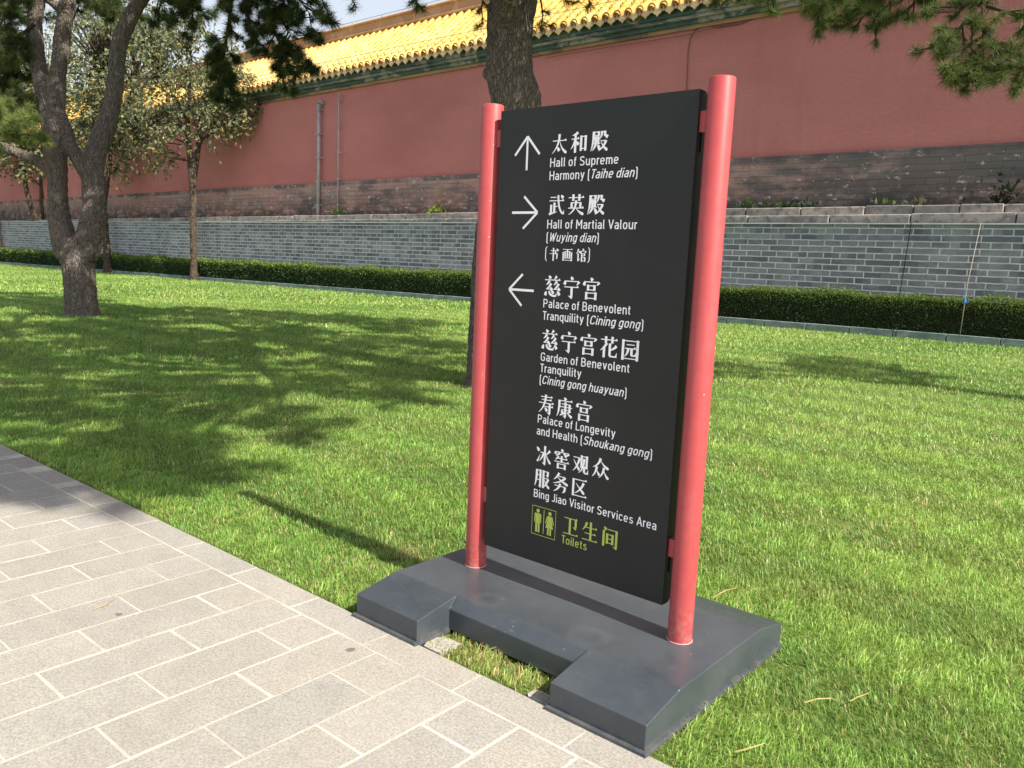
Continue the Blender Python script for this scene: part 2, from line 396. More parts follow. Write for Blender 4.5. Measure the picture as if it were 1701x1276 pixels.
ROW = .2385; k = 0; x = -2.5-ROW*240
k = 0
for i in range(-240, 34):
    xa = -2.738+ROW*i
    first = .218 if i % 2 == 0 else .455
    y = JL; slab(xa, xa+ROW, y-first, y); y -= first
    while y > (-1.2 if xa > -9 else 0):
        slab(xa, xa+ROW, y-.4885, y); y -= .4885
me = np_mesh('paving', np.array(sv), np.array(sf), np.array(scol))
tag(link('paving', me, SLAB), kind='structure')

# ------------------------------------------------------------------ far walls
def zt(x): return .006*(x+20)
def tilt(mb_):
    mb_.v = [(x, y, z+(zt(x) if z > 1.5 else 0)) for x, y, z in mb_.v]; return mb_
wall = thing('palace_wall', 'tall red plastered wall with yellow glazed tile roof and old brick base', 'wall', (-20, 25.4, 0))
def ribbon(mb_, prof, x0, x1, n=1, mi=0):
    for i in range(n):
        a = x0+(x1-x0)*i/n; b = x0+(x1-x0)*(i+1)/n; k = len(prof)
        mb_.add([(a, y, z) for y, z in prof]+[(b, y, z) for y, z in prof], [(j, k+j, k+j+1, j+1) for j in range(k-1)], mi)
mb = MB(); mb.prism_x([(25.4, 5.10), (29.6, 5.10), (29.6, 9.9), (25.4, 9.9)], X0, X1); tilt(mb).build('plaster', PLASTER, wall)
mb = MB(); mb.prism_x([(25.32, -.6), (29.7, -.6), (29.7, 5.10), (25.32, 5.10)], X0, X1)
tilt(mb).build('brick_base', OLDBRICK, wall)
mb = MB()
xx = X0
while xx < X1:                                                  # two courses of plinth stones
    L = random.uniform(1.0, 2.4); mb.box((xx+.012, 24.72+random.uniform(-.03, .03), 2.2), (xx+L-.012, 25.33, 3.47+random.uniform(-.015, .015))); xx += L
xx = X0
while xx < X1:
    L = random.uniform(1.2, 2.6); mb.box((xx+.012, 24.2+random.uniform(-.03, .03), 2.0), (xx+L-.012, 24.78, 3.20+random.uniform(-.012, .012))); xx += L
tilt(mb).build('plinth', STONE, wall, bevel=.03)
# cornice: stepped glazed courses under the eave
mb = MB()
steps = [(25.30, 9.37, 9.50, 2), (25.20, 9.50, 9.64, 0), (25.06, 9.64, 9.75, 1), (24.96, 9.75, 10.06, 0)]
for yf, za, zb_, mi in steps: mb.prism_x([(yf, za), (25.6, za), (25.6, zb_), (yf, zb_)], X0, X1, mi)
tilt(mb).build('cornice', [GREENC, PALEC, OCHREC], wall)
# roof
EY, EZ, RY, RZ = 24.78, 10.06, 27.6, 12.5
sl_y, sl_z = (RY-EY), (RZ-EZ); sl_n = math.hypot(sl_y, sl_z)
ty, tz = sl_y/sl_n, sl_z/sl_n; ny, nz = -tz, ty
PITCHT = .46
mb = MB(); nb = int((X1-X0)/PITCHT)
for i in range(nb):
    xa = X0+i*PITCHT
    # pan (a shallow trough) in overlapping rows
    rows = 7
    for r in range(rows):
        a, b = sl_n*r/rows, sl_n*(r+1)/rows
        vs = []
        for s_, off in ((a, .045), (b, .0)):
            for q in range(5):
                u = q/4; dz = -.05*math.sin(math.pi*u)+off
                vs.append((xa+u*PITCHT, EY+ty*s_+ny*dz, EZ+tz*s_+nz*dz))
        mb.add(vs, [(q, q+1, 5+q+1, 5+q) for q in range(4)])
    # barrel row
    rr = .125
    for r in range(rows):
        a, b = sl_n*r/rows, sl_n*(r+1)/rows
        vs = []
        for s_, rad in ((a, rr*1.06), (b, rr*.97)):
            for q in range(7):
                an = math.pi*q/6; vs.append((xa+rad*math.cos(an), EY+ty*s_+ny*rad*math.sin(an), EZ+tz*s_+nz*rad*math.sin(an)))
        mb.add(vs, [(q+1, q, 7+q, 7+q+1) for q in range(6)])
tilt(mb).build('roof_tiles', YTILE, wall, smooth=True)
mb = MB()
for i in range(nb):
    xa = X0+i*PITCHT; n = 12
    # round end tile
    cy, cz = EY-.02, EZ+.045
    ring = [(xa+.165*math.cos(2*math.pi*k/n), cy-.0, cz+.165*math.sin(2*math.pi*k/n)) for k in range(n)]
    ring2 = [(x_, y_+.07, z_) for x_, y_, z_ in ring]
    inn = [(xa+.11*math.cos(2*math.pi*k/n), cy+.02, cz+.11*math.sin(2*math.pi*k/n)) for k in range(n)]
    mb.add(ring+ring2+inn, [(k, n+k, n+(k+1) % n, (k+1) % n)[::-1] for k in range(n)]+[(k, (k+1) % n, 2*n+(k+1) % n, 2*n+k)for k in range(n)]+[tuple(range(2*n, 3*n))])
    # lobed drip tile
    xc = xa+PITCHT/2
    prof = [(-.19, .03), (-.19, -.07), (-.13, -.16), (-.06, -.19), (0, -.26), (.06, -.19), (.13, -.16), (.19, -.07), (.19, .03), (0, -.02)]
    f_ = [(xc+u, EY+.0-.15*(v-.03)*0, EZ+v) for u, v in prof]; b_ = [(x_, y_+.045, z_) for x_, y_, z_ in f_]
    n = len(prof)
    mb.add(f_+b_, [tuple(range(n)), tuple(range(2*n-1, n-1, -1))]+[(k, n+k, n+(k+1) % n, (k+1) % n)for k in range(n)], 1)
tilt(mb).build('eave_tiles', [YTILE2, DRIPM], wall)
mb = MB()
for i in range(nb):                                             # nail caps on the first barrel tile
    xa = X0+i*PITCHT; s_ = .42; c0 = Vector((xa, EY+ty*s_+ny*.12, EZ+tz*s_+nz*.12)); nn = Vector((0, ny, nz))
    mb.tube([c0, c0+nn*.05, c0+nn*.11], [.045, .04, .008], 6)
tilt(mb).build('tile_nails', YTILE2, wall)
mb = MB()
mb.prism_x([(27.30, 12.26), (30.0, 12.26), (30.0, 12.50), (27.42, 12.50), (27.42, 12.62), (27.52, 12.66), (27.52, 12.98), (27.44, 13.02), (27.44, 13.10), (27.62, 13.20), (29.7, 13.20), (30.0, 12.26)][:11], X0, X1)
tilt(mb).build('ridge', RIDGEM, wall, bevel=.03)
mb = MB()
mb.tube([(X0, EY+.52, EZ+.72+zt(X0)), (X1, EY+.52, EZ+.72+zt(X1))], .014, 4)
xx = X0
while xx < X1:
    mb.tube([(xx, EY+.52, EZ+.50+zt(xx)), (xx, EY+.52, EZ+.74+zt(xx))], .012, 4)
    mb.tube([(xx, 27.9, 13.15+zt(xx)), (xx, 27.9, 13.42+zt(xx))], .014, 4); xx += 2.3
mb.tube([(X0, 27.9, 13.42+zt(X0)), (X1, 27.9, 13.42+zt(X1))], .015, 4)
mb.build('lightning_wire', PIPEM, wall)

# pipes and cable on the wall
def pipe(px, y0, y1, r, label):
    a = on_plane_y(px, y0, 25.22); b = on_plane_y(px, y1, 25.22)
    t = thing('wall_pipe', label, 'pipe', (a.x, 25.2, 3.3), 'pipes against the red wall')
    mb = MB(); mb.tube([(a.x, 25.22, 3.3), (a.x, 25.22, a.z)], r, 10); mb.build('pipe', PIPEM, t, smooth=True)
    for k in range(5):
        z = 3.9+(a.z-4.2)*k/4
        q = MB(); q.box((a.x-r*1.5, 25.22-r*1.15, z), (a.x+r*1.5, 25.40, z+.06)); q.build('clamp', PIPEM, t)
    return t, a
t, a = pipe(530, 173, 357, .085, 'thick grey zinc pipe standing against the red wall')
q = MB(); q.tube([(a.x, 25.22, a.z), (a.x+.05, 25.15, a.z+.12), (a.x+.16, 25.18, a.z+.10), (a.x+.2, 25.3, a.z-.02)], .07, 8); q.build('pipe_head', PIPEM, t, smooth=True)
pipe(563, 156, 357, .034, 'thin pale pipe running the full height of the red wall')
mb = MB(); pts = []
for px, py in [(1290, 14), (1230, 40), (1190, 46), (1172, 40), (1155, 50), (1147, 62), (1143, 85), (1142, 120), (1140, 155), (1136, 220), (1134, 300)]:
    pts.append(on_plane_y(px, py, 25.36))
pts = [Vector((14, 25.36, pts[0].z+.15)), Vector((-6, 25.36, pts[0].z+.05))]+pts
mb.tube(pts, .015, 5)
tag(mb.build('wall_cable', CABLEM), 'thin dark cable drooping under the eave and down the red wall', 'cable', 'cables on the red wall')
mb = MB()
pts = [on_plane_y(px, py, 25.28) for px, py in [(1240, 33), (1200, 43), (1140, 58), (1080, 68), (1000, 80), (940, 90), (905, 97)]]
mb.tube(pts, .013, 5)
tag(mb.build('wall_cable', CABLEM), 'thin dark cable running level along the ochre course under the eave', 'cable', 'cables on the red wall')

# grey brick wall, solid stand-in for the printed hoarding
gw = thing('hoarding_brick_wall', 'low grey brick wall with pale joints, built in place of a printed hoarding', 'wall', (-20, 23.6, 0))
mb = MB(); mb.prism_x([(23.5, -.7), (23.85, -.7), (23.85, 2.952), (23.5, 2.952)], X0, X1); mb.build('brickwork', GREYBRICK, gw)
mb = MB(); xx = X0
while xx < X1:
    mb.box((xx+.004, 23.47, 2.952), (min(X1, xx+3)-.004, 23.9, 2.985)); xx += 3
mb.build('coping', CAPSTRIP, gw)

# kerb, solid stand-in for the one printed on the hoarding
mb = MB(); xx = X0
while xx < X1:
    z = ground_z(xx+.6); dy = random.uniform(-.008, .008); b = len(mb.v)
    mb.box((xx+.006, 22.86+dy, z-.3), (xx+1.19, 23.0+dy, z+.19)); xx += 1.2
tag(mb.build('kerb', KERB, bevel=.012, seg=1), kind='structure')

# hedge, solid stand-in for the one printed on the hoarding
hd = thing('hoarding_hedge', 'long low clipped green hedge built in place of a printed hoarding', 'hedge', (-20, 23.2, 0))
mb = MB()
hx = [X0, -60, -40, -20, -5, X1]
for i in range(5):
    za, zb_ = ground_z(hx[i]), ground_z(hx[i+1])
    mb.add([(hx[i], 23.1, za), (hx[i+1], 23.1, zb_), (hx[i+1], 23.44, zb_), (hx[i], 23.44, za), (hx[i], 23.1, za+1.02), (hx[i+1], 23.1, zb_+1.02), (hx[i+1], 23.44, zb_+1.02), (hx[i], 23.44, za+1.02)],
           [(4, 5, 6, 7), (0, 1, 5, 4), (3, 2, 6, 7), (0, 4, 7, 3), (1, 2, 6, 5)])
mb.build('stems', HEDGECOREM, hd)  # dark box added inside the leaves to block light, in place of branches
def leaf_mesh(name, P, D, L, W, C, mat, parent, fold=.25):
    """kite leaves: P base, D unit direction, L length, W width, C colour"""
    n = len(P)
    rv = RNG.normal(size=(n, 3)); S_ = np.cross(D, rv); S_ /= np.linalg.norm(S_, axis=1)[:, None]+1e-9
    N_ = np.cross(S_, D)
    L = L[:, None]; W = W[:, None]
    a = P; b = P+D*L*.45+S_*W*.5+N_*W*fold; c = P+D*L-N_*L*.12; d = P+D*L*.45-S_*W*.5+N_*W*fold
    V = np.stack([a, b, c, d], 1).reshape(-1, 3)
    i = np.arange(n)[:, None]*4
    F = np.concatenate([np.hstack([i, i+1, i+2]), np.hstack([i, i+2, i+3])])
    return link(name, np_mesh(name, V, F, np.repeat(C, 4, 0)), mat, parent)
def hedge_leaves():
    Ps, Ls, tops = [], [], []
    for xa, xb, dens, s in ((-14, 6, 2600, .036), (-32, -14, 1400, .050), (-60, -32, 600, .08), (-100, -60, 200, .14)):
        n = int((xb-xa)*dens); x = RNG.uniform(xa, xb, n); u = RNG.uniform(0, 1, n)
        gz = .0045*np.minimum(0, x+5)
        top = u < .36
        bumpz = .06*np.sin(x*1.3)+.05*np.sin(x*3.1+1)+.04*np.sin(x*7.3)
        y = np.where(top, RNG.uniform(22.98, 23.46, n), 23.03+RNG.normal(0, .045, n)+.03*np.sin(x*2.2))
        z = np.where(top, 1.05+RNG.normal(0, .05, n)+bumpz*.6+np.where(RNG.random(n) < .03, RNG.uniform(0, .12, n), 0), RNG.uniform(.05, 1.08, n))+gz
        Ps.append(np.stack([x, y, z], 1)); Ls.append(s*RNG.uniform(.7, 1.4, n)); tops.append(z-gz)
    P = np.concatenate(Ps); L = np.concatenate(Ls); zz = np.concatenate(tops)
    D = RNG.normal(size=P.shape); D[:, 1] -= .5; D[:, 2] += np.where(zz > .85, 1.2, .3); D /= np.linalg.norm(D, axis=1)[:, None]
    new = np.clip((zz-.74)/.2, 0, 1)[:, None]*RNG.uniform(.5, 1, (len(P), 1))      # leaf colour turns lighter and yellower towards the top
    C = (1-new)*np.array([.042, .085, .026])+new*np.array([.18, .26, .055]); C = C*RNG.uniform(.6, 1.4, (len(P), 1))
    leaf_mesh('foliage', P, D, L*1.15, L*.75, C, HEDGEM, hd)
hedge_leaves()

# stick and hanging cord in front of the hedge
st = thing('thin_stick', 'thin pale bamboo stick with a blue tie leaning in front of the hedge', 'stick', (-4.67, 22.8, 0))
mb = MB(); mb.tube([(-4.68, 22.76, -.02), (-4.665, 22.85, 1.5), (-4.655, 23.44, 2.99)], [.010, .009, .007], 6); mb.build('stick', STICKM, st, smooth=True)
mb = MB(); mb.tube([(-4.672, 22.81, .98), (-4.67, 22.82, 1.06)], .035, 8); mb.tube([(-4.66, 22.79, 1.0), (-4.57, 22.77, 1.02)], .012, 5); mb.tube([(-4.67, 22.8, 1.05), (-4.70, 22.79, 1.32)], .010, 5); mb.build('tie', BLUEM, st)
mb = MB(); mb.tube([(-6.28, 23.42, 2.98), (-6.275, 23.1, 1.2), (-6.27, 22.84, .6), (-6.268, 22.82, 0)], .011, 5)
tag(mb.build('hanging_cord', DARK), 'thin dark cord hanging down over the grey wall and hedge', 'cord')

# ------------------------------------------------------------------ direction sign
XL, XR, YS, ZB, ZT = -2.385, -1.347, 2.625, .141, 2.147
sign = thing('direction_sign', 'dark free-standing direction sign between two red posts on a grey base', 'sign', (-1.87, 2.625, 0))
BX0, BX1, BY0, BY1, BY2, BY3, Z1 = -2.572, -1.164, 2.097, 2.312, 2.942, 3.146, .099
NX0, NX1, NY, NZ = -2.201, -1.543, 2.273, .096
def base_mesh():
    mb = MB()
    full = [(BY0, .012), (BY3, .012), (BY3, Z1), (BY2, ZB), (BY1, ZB), (BY0, Z1)]
    notch = [(NY, .012), (BY3, .012), (BY3, Z1), (BY2, ZB), (BY1, ZB), (NY, NZ)]
    V = []; F = []
    X = [BX0, NX0, NX0, NX1, NX1, BX1]; P = [full, full, notch, notch, full, full]
    for x_, pr in zip(X, P): V += [(x_, y, z) for y, z in pr]
    def strip(a, b):
        for k in range(6): F.append((a*6+k, a*6+(k+1) % 6, b*6+(k+1) % 6, b*6+k)[::-1])
    strip(0, 1); strip(2, 3); strip(4, 5)
    F.append((0, 1, 2, 3, 4, 5)); F.append(tuple(30+k for k in range(6))[::-1])
    F.append((6, 12, 17, 16, 11)); F.append((24, 29, 22, 23, 18))
    # weld duplicate ring vertices
    key = {}; remap = []; V2 = []
    for v in V:
        kk = tuple(round(c, 5) for c in v)
        if kk not in key: key[kk] = len(V2); V2.append(v)
        remap.append(key[kk])
    F2 = []
    for f in F:
        g = []
        for i in f:
            if not g or g[-1] != remap[i]: g.append(remap[i])
        if g[0] == g[-1]: g.pop()
        F2.append(tuple(g))
    me = bpy.data.meshes.new('base'); me.from_pydata(V2, [], F2)
    import bmesh
    bm = bmesh.new(); bm.from_mesh(me); bmesh.ops.recalc_face_normals(bm, faces=bm.faces); bm.to_mesh(me); bm.free(); me.update()
    return me
bo = link('base', base_mesh(), BASEP, sign)
b = bo.modifiers.new('bevel', 'BEVEL'); b.width = .004; b.segments = 3; b.limit_method = 'ANGLE'; b.angle_limit = R_(8); b.harden_normals = True
mb = MB()                                                        # low skirting flange round the foot
mb.box((BX0-.012, BY0-.016, -.003), (NX0+.008, BY0+.02, .014)); mb.box((NX0-.01, BY0+.02, -.003), (NX0+.008, NY+.01, .0135))
mb.box((NX1-.008, BY0-.016, -.003), (BX1+.012, BY0+.02, .014)); mb.box((NX1-.008, BY0+.02, -.003), (NX1+.01, NY+.01, .0135))
mb.box((BX1-.01, BY0+.02, -.003), (BX1+.012, BY3, .0135)); mb.box((BX0-.012, BY0+.02, -.003), (BX0+.01, BY3, .0135))
mb.box((BX0+.01, BY0+.03, -.003), (NX0-.012, BY3-.01, .0118)); mb.box((NX1+.012, BY0+.03, -.003), (BX1-.012, BY3-.01, .0118)); mb.box((NX0-.01, NY+.02, -.003), (NX1+.01, BY3-.01, .0116))
mb.build('base_flange', BASEP, sign, bevel=.002)
def post(x, r, label=None):
    n = 40; prof = [(r, ZB-.002), (r, ZT-.006), (r-.002, ZT-.002), (r-.006, ZT), (r-.012, ZT-.0005), (0, ZT-.0005)]
    V = []; F = []
    for rr_, z in prof[:-1]: V += [(x+rr_*math.cos(2*math.pi*k/n), YS+rr_*math.sin(2*math.pi*k/n), z) for k in range(n)]
    for i in range(len(prof)-2):
        for k in range(n): F.append((i*n+k, i*n+(k+1) % n, (i+1)*n+(k+1) % n, (i+1)*n+k))
    F.append(tuple((len(prof)-2)*n+k for k in range(n)))
    me = bpy.data.meshes.new('post'); me.from_pydata(V, [], F); me.update(); me.polygons.foreach_set('use_smooth', [True]*len(me.polygons))
    me.polygons[len(me.polygons)-1].use_smooth = False
    o = link('post', me, REDP, sign)
    q = MB(); pts = [(x+(r+.001)*math.cos(2*math.pi*k/32), YS+(r+.001)*math.sin(2*math.pi*k/32), ZB+.0022) for k in range(33)]
    q.tube(pts, .0022, 5, cap=False); q.build('weld_ring', WHITE_EDGE, o)
    return o
WHITE_EDGE = simple('post_edge', (.55, .30, .30), .5, .3).m
p1 = post(XL, .047); p2 = post(XR, .0455)
PX0, PX1, PYF, PYB, PZ0, PZ1 = -2.312, -1.413, 2.596, 2.657, .262, 2.112
mb = MB(); rr_ = .026
prof = [(PYF, PZ0), (PYB-rr_, PZ0)]+[(PYB-rr_+rr_*math.sin(a), PZ0+rr_-rr_*math.cos(a)) for a in [math.pi/2*k/6 for k in range(1, 7)]]
prof += [(PYB-rr_+rr_*math.cos(a), PZ1-rr_+rr_*math.sin(a)) for a in [math.pi/2*k/6 for k in range(0, 7)]]+[(PYF, PZ1)]
mb.prism_x(prof, PX0, PX1)
panel = mb.build('panel', PANELP, sign, bevel=.0018)
def bracket(px, side, z0, z1):
    post_x, r = (XL, .047) if side < 0 else (XR, .0455)
    a, b = (post_x+r-.012, PX0-.0) if side < 0 else (PX1, post_x-r+.012)
    mb = MB(); mb.box((min(a, b), YS-.016, z0), (max(a, b), YS+.016, z1)); mb.build('bracket', REDP, sign, bevel=.002)
    xa = PX0-.0015 if side < 0 else PX1-.006
    q = MB(); q.box((xa, YS-.006, z0-.065), (xa+.0075, YS+.006, z0-.001)); q.build('bracket_slot', DARK, panel)
for sd in (-1, 1):
    bracket(0, sd, 1.970, 2.041); bracket(0, sd, .450, .519)

# --- lettering: flat vinyl on the panel front
TXY = PYF-.0012
layer = [0]
def put2d(name, polys_v, polys_f, mat):
    """2-D (x,z) points -> mesh on the panel front"""
    layer[0] += 1
    V = [(x, TXY-d, z) for x, z, d in polys_v]
    me = bpy.data.meshes.new(name); me.from_pydata(V, [], polys_f); me.update()
    o = link(name, me, mat, panel); return o
# monoline grotesque letters: strokes on a cap height of 1 ('~' curves, plain = straight)
LP = '~.17,.67 .30,.62 .34,.48 .34,.25 .30,.11 .17,.06 .04,.11 0,.25 0,.48 .04,.62 .17,.67'
LET = {'H': '0,0 0,1|.46,0 .46,1|0,.52 .46,.52', 'a': '~.02,.58 .07,.65 .18,.67 .29,.62 .33,.49|.33,.50 .33,0|~.33,.40 .24,.405 .13,.39 .02,.33 0,.22 .03,.10 .14,.06 .25,.09 .33,.2', 'l': '0,1 0,.16|~0,.17 .02,.08 .10,.06', 'o': LP,
 'f': '.06,0 .06,.80|~.06,.79 .09,.91 .21,.94|-.05,.67 .20,.67', 'S': '~.42,.82 .35,.91 .22,.94 .08,.89 .02,.74 .08,.60 .22,.53 .36,.45 .43,.28 .36,.11 .22,.06 .08,.09 0,.18', 'u': '~0,.73 0,.26 .04,.11 .15,.06 .28,.11 .34,.24|.34,.73 .34,0',
 'p': '0,.73 0,-.22|'+LP, 'r': '0,0 0,.73|~0,.50 .06,.62 .14,.67 .22,.66', 'e': '.35,.37 0,.37|~.35,.36 .35,.48 .31,.62 .18,.67 .04,.62 0,.48 0,.25 .04,.11 .18,.06 .33,.14', 'm': '0,0 0,.73|~0,.50 .05,.62 .15,.67 .26,.62 .29,.48 .29,.02|~.29,.48 .34,.62 .44,.67 .55,.62 .58,.48 .58,0',
 'y': '0,.73 .18,.06|~.36,.73 .18,.08 .12,-.12 .02,-.17', '(': '~.13,1.02 .04,.97 0,.86 0,.6 0,.2 0,-.05 .04,-.16 .13,-.21', ')': '~0,1.02 .09,.97 .13,.86 .13,.6 .13,.2 .13,-.05 .09,-.16 0,-.21', 'T': '0,.94 .46,.94|.23,.94 .23,0', 'i': '0,0 0,.73|0,.87 0,1', 'h': '0,0 0,1|~0,.50 .06,.62 .18,.67 .30,.62 .34,.48 .34,0',
 'n': '0,0 0,.73|~0,.50 .06,.62 .18,.67 .30,.62 .34,.48 .34,0', 'd': LP+'|.34,0 .34,1', 'M': '0,0 0,1|0,.98 .28,.35|.28,.35 .56,.98|.56,0 .56,1', 't': '.06,.92 .06,.2|~.06,.21 .09,.09 .20,.06|-.05,.67 .20,.67', 'V': '0,1 .24,.02|.24,.02 .48,1', 'W': '0,1 .17,.02|.17,.02 .34,.9|.34,.9 .51,.02|.51,.02 .68,1',
 'g': LP+'|~.34,.73 .34,.3 .34,-.02 .29,-.14 .17,-.17 .03,-.13', 'P': '0,0 0,1|~0,.94 .22,.94 .37,.88 .42,.71 .37,.53 .22,.47 0,.47', 'c': '~.32,.57 .26,.65 .16,.67 .04,.61 0,.47 0,.26 .04,.12 .16,.06 .26,.08 .32,.16', 'B': '0,0 0,1|~0,.94 .22,.94 .36,.88 .40,.73 .35,.58 .22,.52 0,.52|~.20,.52 .38,.46 .43,.29 .38,.12 .22,.06 0,.06', 'v': '0,.73 .18,.02|.18,.02 .36,.73',
 'C': '~.43,.74 .37,.89 .22,.94 .06,.88 0,.72 0,.28 .06,.12 .22,.06 .37,.11 .43,.26', 'q': LP+'|.34,.73 .34,-.22', 'G': '~.43,.74 .37,.89 .22,.94 .06,.88 0,.72 0,.28 .06,.12 .22,.06 .37,.11 .43,.26 .43,.46|.43,.47 .24,.47', 'L': '0,1 0,0|0,.06 .40,.06', 'k': '0,0 0,1|.31,.73 .02,.30|.11,.42 .36,0', 'J': '~.30,1 .30,.24 .26,.11 .14,.06 0,.12', 's': '~.31,.59 .25,.65 .17,.67 .06,.63 .03,.52 .08,.42 .17,.37 .29,.32 .33,.20 .28,.09 .17,.06 .06,.08 0,.15', 'A': '0,0 .25,1|.25,1 .50,0|.10,.30 .40,.30', 'b': '0,1 0,0|'+LP}
def letter(ch, T=.118):
    V, F = [], []; k = 0
    for st_ in LET[ch].split('|'):
        cur = st_[0] == '~'; P = [tuple(float(q) for q in p.split(',')) for p in st_.lstrip('~').split()]
        if cur:
            Q = []
            closed = P[0] == P[-1]
            for i in range(len(P)-1):
                p0 = P[i-1] if i else (P[-2] if closed else P[0]); p1_, p2_ = P[i], P[i+1]; p3 = P[i+2] if i+2 < len(P) else (P[1] if closed else P[-1])
                for j in range(3):
                    t = j/3; Q.append(tuple(.5*(2*b+(-a+c)*t+(2*a-5*b+4*c-d)*t*t+(-a+3*b-3*c+d)*t**3) for a, b, c, d in zip(p0, p1_, p2_, p3)))
            P = Q+[P[-1]]
        b0 = len(V); n = len(P); k += 1; closed = n > 3 and math.dist(P[0], P[-1]) < 1e-6
        for i, (x_, y_) in enumerate(P):
            a = P[i-1] if i else (P[-2] if closed else P[0]); c = P[i+1] if i < n-1 else (P[1] if closed else P[-1])
            dx, dy = c[0]-a[0], c[1]-a[1]; l = math.hypot(dx, dy) or 1; nx_, ny_ = -dy/l*T/2, dx/l*T/2
            V += [(x_-nx_, y_-ny_, k), (x_+nx_, y_+ny_, k)]
        F += [(b0+2*i, b0+2*i+2, b0+2*i+3, b0+2*i+1) for i in range(n-1)]
    xs = [v[0] for v in V]; x0 = min(xs)
    return [(x_-x0, y_, k_) for x_, y_, k_ in V], F, max(xs)-x0
CAPH = .0345
def latin(segs, x0, z0, width, mat=None):
    """segs: list of (text, italic); fitted to the measured width"""
    Vs, Fs = [], []; cx = 0.0
    for text, it in segs:
        for ch in text:
            if ch == ' ': cx += .26; continue
            V, F, wd_ = letter(ch); b = len(Vs)
            Vs += [(x_+cx+(y_*.20-.05 if it else 0), y_, k_) for x_, y_, k_ in V]; Fs += [tuple(b+i for i in f) for f in F]
            cx += wd_+(.135 if ch not in 'TVLrkA' else .09)
    wx = max(v[0] for v in Vs); kx = width/wx
    o = put2d('text_line', [(x0+x_*kx, z0+y_*CAPH, .00003*k_) for x_, y_, k_ in Vs], Fs, mat or WHITEV)
    o['label'] = ('lime' if mat else 'white')+' lettering line reading '+''.join(t_ for t_, _ in segs)
for segs, x0, z0, wd in [
    ([('Hall of Supreme', 0)], -2.043, 1.877, .318),
    ([('Harmony (', 0), ('Taihe dian', 1), (')', 0)], -2.043, 1.827, .404),
    ([('Hall of Martial Valour', 0)], -2.043, 1.640, .417),
    ([('(', 0), ('Wuying dian', 1), (')', 0)], -2.043, 1.590, .251),
    ([('Palace of Benevolent', 0)], -2.043, 1.328, .411),
    ([('Tranquility (', 0), ('Cining gong', 1), (')', 0)], -2.043, 1.279, .470),
    ([('Garden of Benevolent', 0)], -2.043, 1.112, .423),
    ([('Tranquility', 0)], -2.043, 1.066, .205),
    ([('(', 0), ('Cining gong huayuan', 1), (')', 0)], -2.043, 1.019, .417),
    ([('Palace of Longevity', 0)], -2.043, .856, .379),
    ([('and Health (', 0), ('Shoukang gong', 1), (')', 0)], -2.045, .806, .546),
    ([('Bing Jiao Visitor Services Area', 0)], -2.045, .541, .585)]:
    latin(segs, x0, z0, wd)
latin([('Toilets', 0)], -1.890, .381, .125, GREENV)

# brush strokes of the large characters on a 100 grid (x right, y down)
G = {}
G['太'] = 'h 8 92 36;p 48 6 50 60 6 96;n 52 40 62 78 95 94;d 36 66 50 84'
G['和'] = 'p 42 5 28 14 8 18;h 4 50 34;v 28 14 97;p 27 38 20 62 2 80;d 33 46 47 62;v 62 22 90;v 88 22 90;b 60 90 25;b 60 90 80'
G['殿'] = 'b 12 48 11;v 45 9 28;b 14 48 26;P 16 8 18 60 2 97;b 18 54 42;v 29 31 62;v 43 31 62;b 18 56 62;p 30 64 24 82 10 94;d 40 66 54 90;p 64 8 62 30 52 42;b 62 86 11;v 80 9 30;d 80 28 97 36;b 56 90 51;p 88 50 78 80 46 97;n 60 54 72 80 98 94'
G['武'] = 'b 10 46 14;h 4 94 30;d 74 5 88 18;N 58 4 60 74 90 92;t 92 94 96 74;v 36 40 86;b 36 56 57;v 16 50 88;t 4 94 56 82'
G['英'] = 'h 4 96 17;v 32 3 32;v 68 3 32;b 20 80 41;v 24 40 66;v 76 40 66;h 4 97 66;p 50 30 50 78 6 97;n 52 66 66 86 97 95'
G['书'] = 'b 16 70 22;v 66 20 46;b 8 84 46;v 80 44 74;t 84 80 68 80;v 44 3 99;d 74 8 92 24'
G['画'] = 'h 4 96 11;v 28 26 78;v 72 26 78;v 50 11 76;b 28 72 28;b 28 72 51;b 28 72 75;v 10 32 95;v 90 32 97;b 10 90 91'
G['馆'] = 'p 24 5 20 26 3 42;b 18 44 23;d 40 23 33 35;v 22 40 92;t 20 94 42 74;d 62 3 72 14;d 49 18 43 36;b 48 94 20;p 95 20 90 28 84 35;v 56 36 98;b 56 84 38;v 81 36 55;b 56 84 55;b 56 88 67;v 86 66 97;b 56 88 92'
G['慈'] = 'd 26 1 38 14;p 74 1 68 10 60 17;h 4 97 20;p 32 24 26 36 12 44;p 42 36 34 54 12 65;b 14 44 63;d 38 54 48 70;p 76 24 70 36 58 44;p 88 36 78 54 58 65;b 58 92 63;d 84 54 94 70;d 14 74 8 94;N 32 72 34 97 72 94;t 72 96 77 80;d 46 70 58 84;d 80 72 96 90'
G['宁'] = 'd 44 1 56 14;d 14 18 8 38;b 12 92 21;p 94 21 88 30 80 38;h 8 92 48;v 52 48 94;t 56 98 32 88'
G['宫'] = 'd 44 1 56 13;d 12 16 8 36;b 12 92 19;p 94 19 88 28 80 34;v 32 33 58;v 68 33 58;b 32 68 36;b 32 68 55;v 24 66 99;v 76 66 99;b 24 76 69;b 24 76 93'
G['花'] = 'h 4 96 17;v 32 3 32;v 68 3 32;p 38 32 26 54 3 68;v 24 50 99;p 92 42 78 58 54 66;v 56 34 88;B 54 90 92;t 90 95 95 72'
G['园'] = 'v 11 8 99;v 89 8 99;b 11 89 12;b 11 89 92;b 30 72 29;h 22 80 46;p 40 46 38 72 20 83;v 58 46 76;B 56 76 77;t 77 79 81 62'
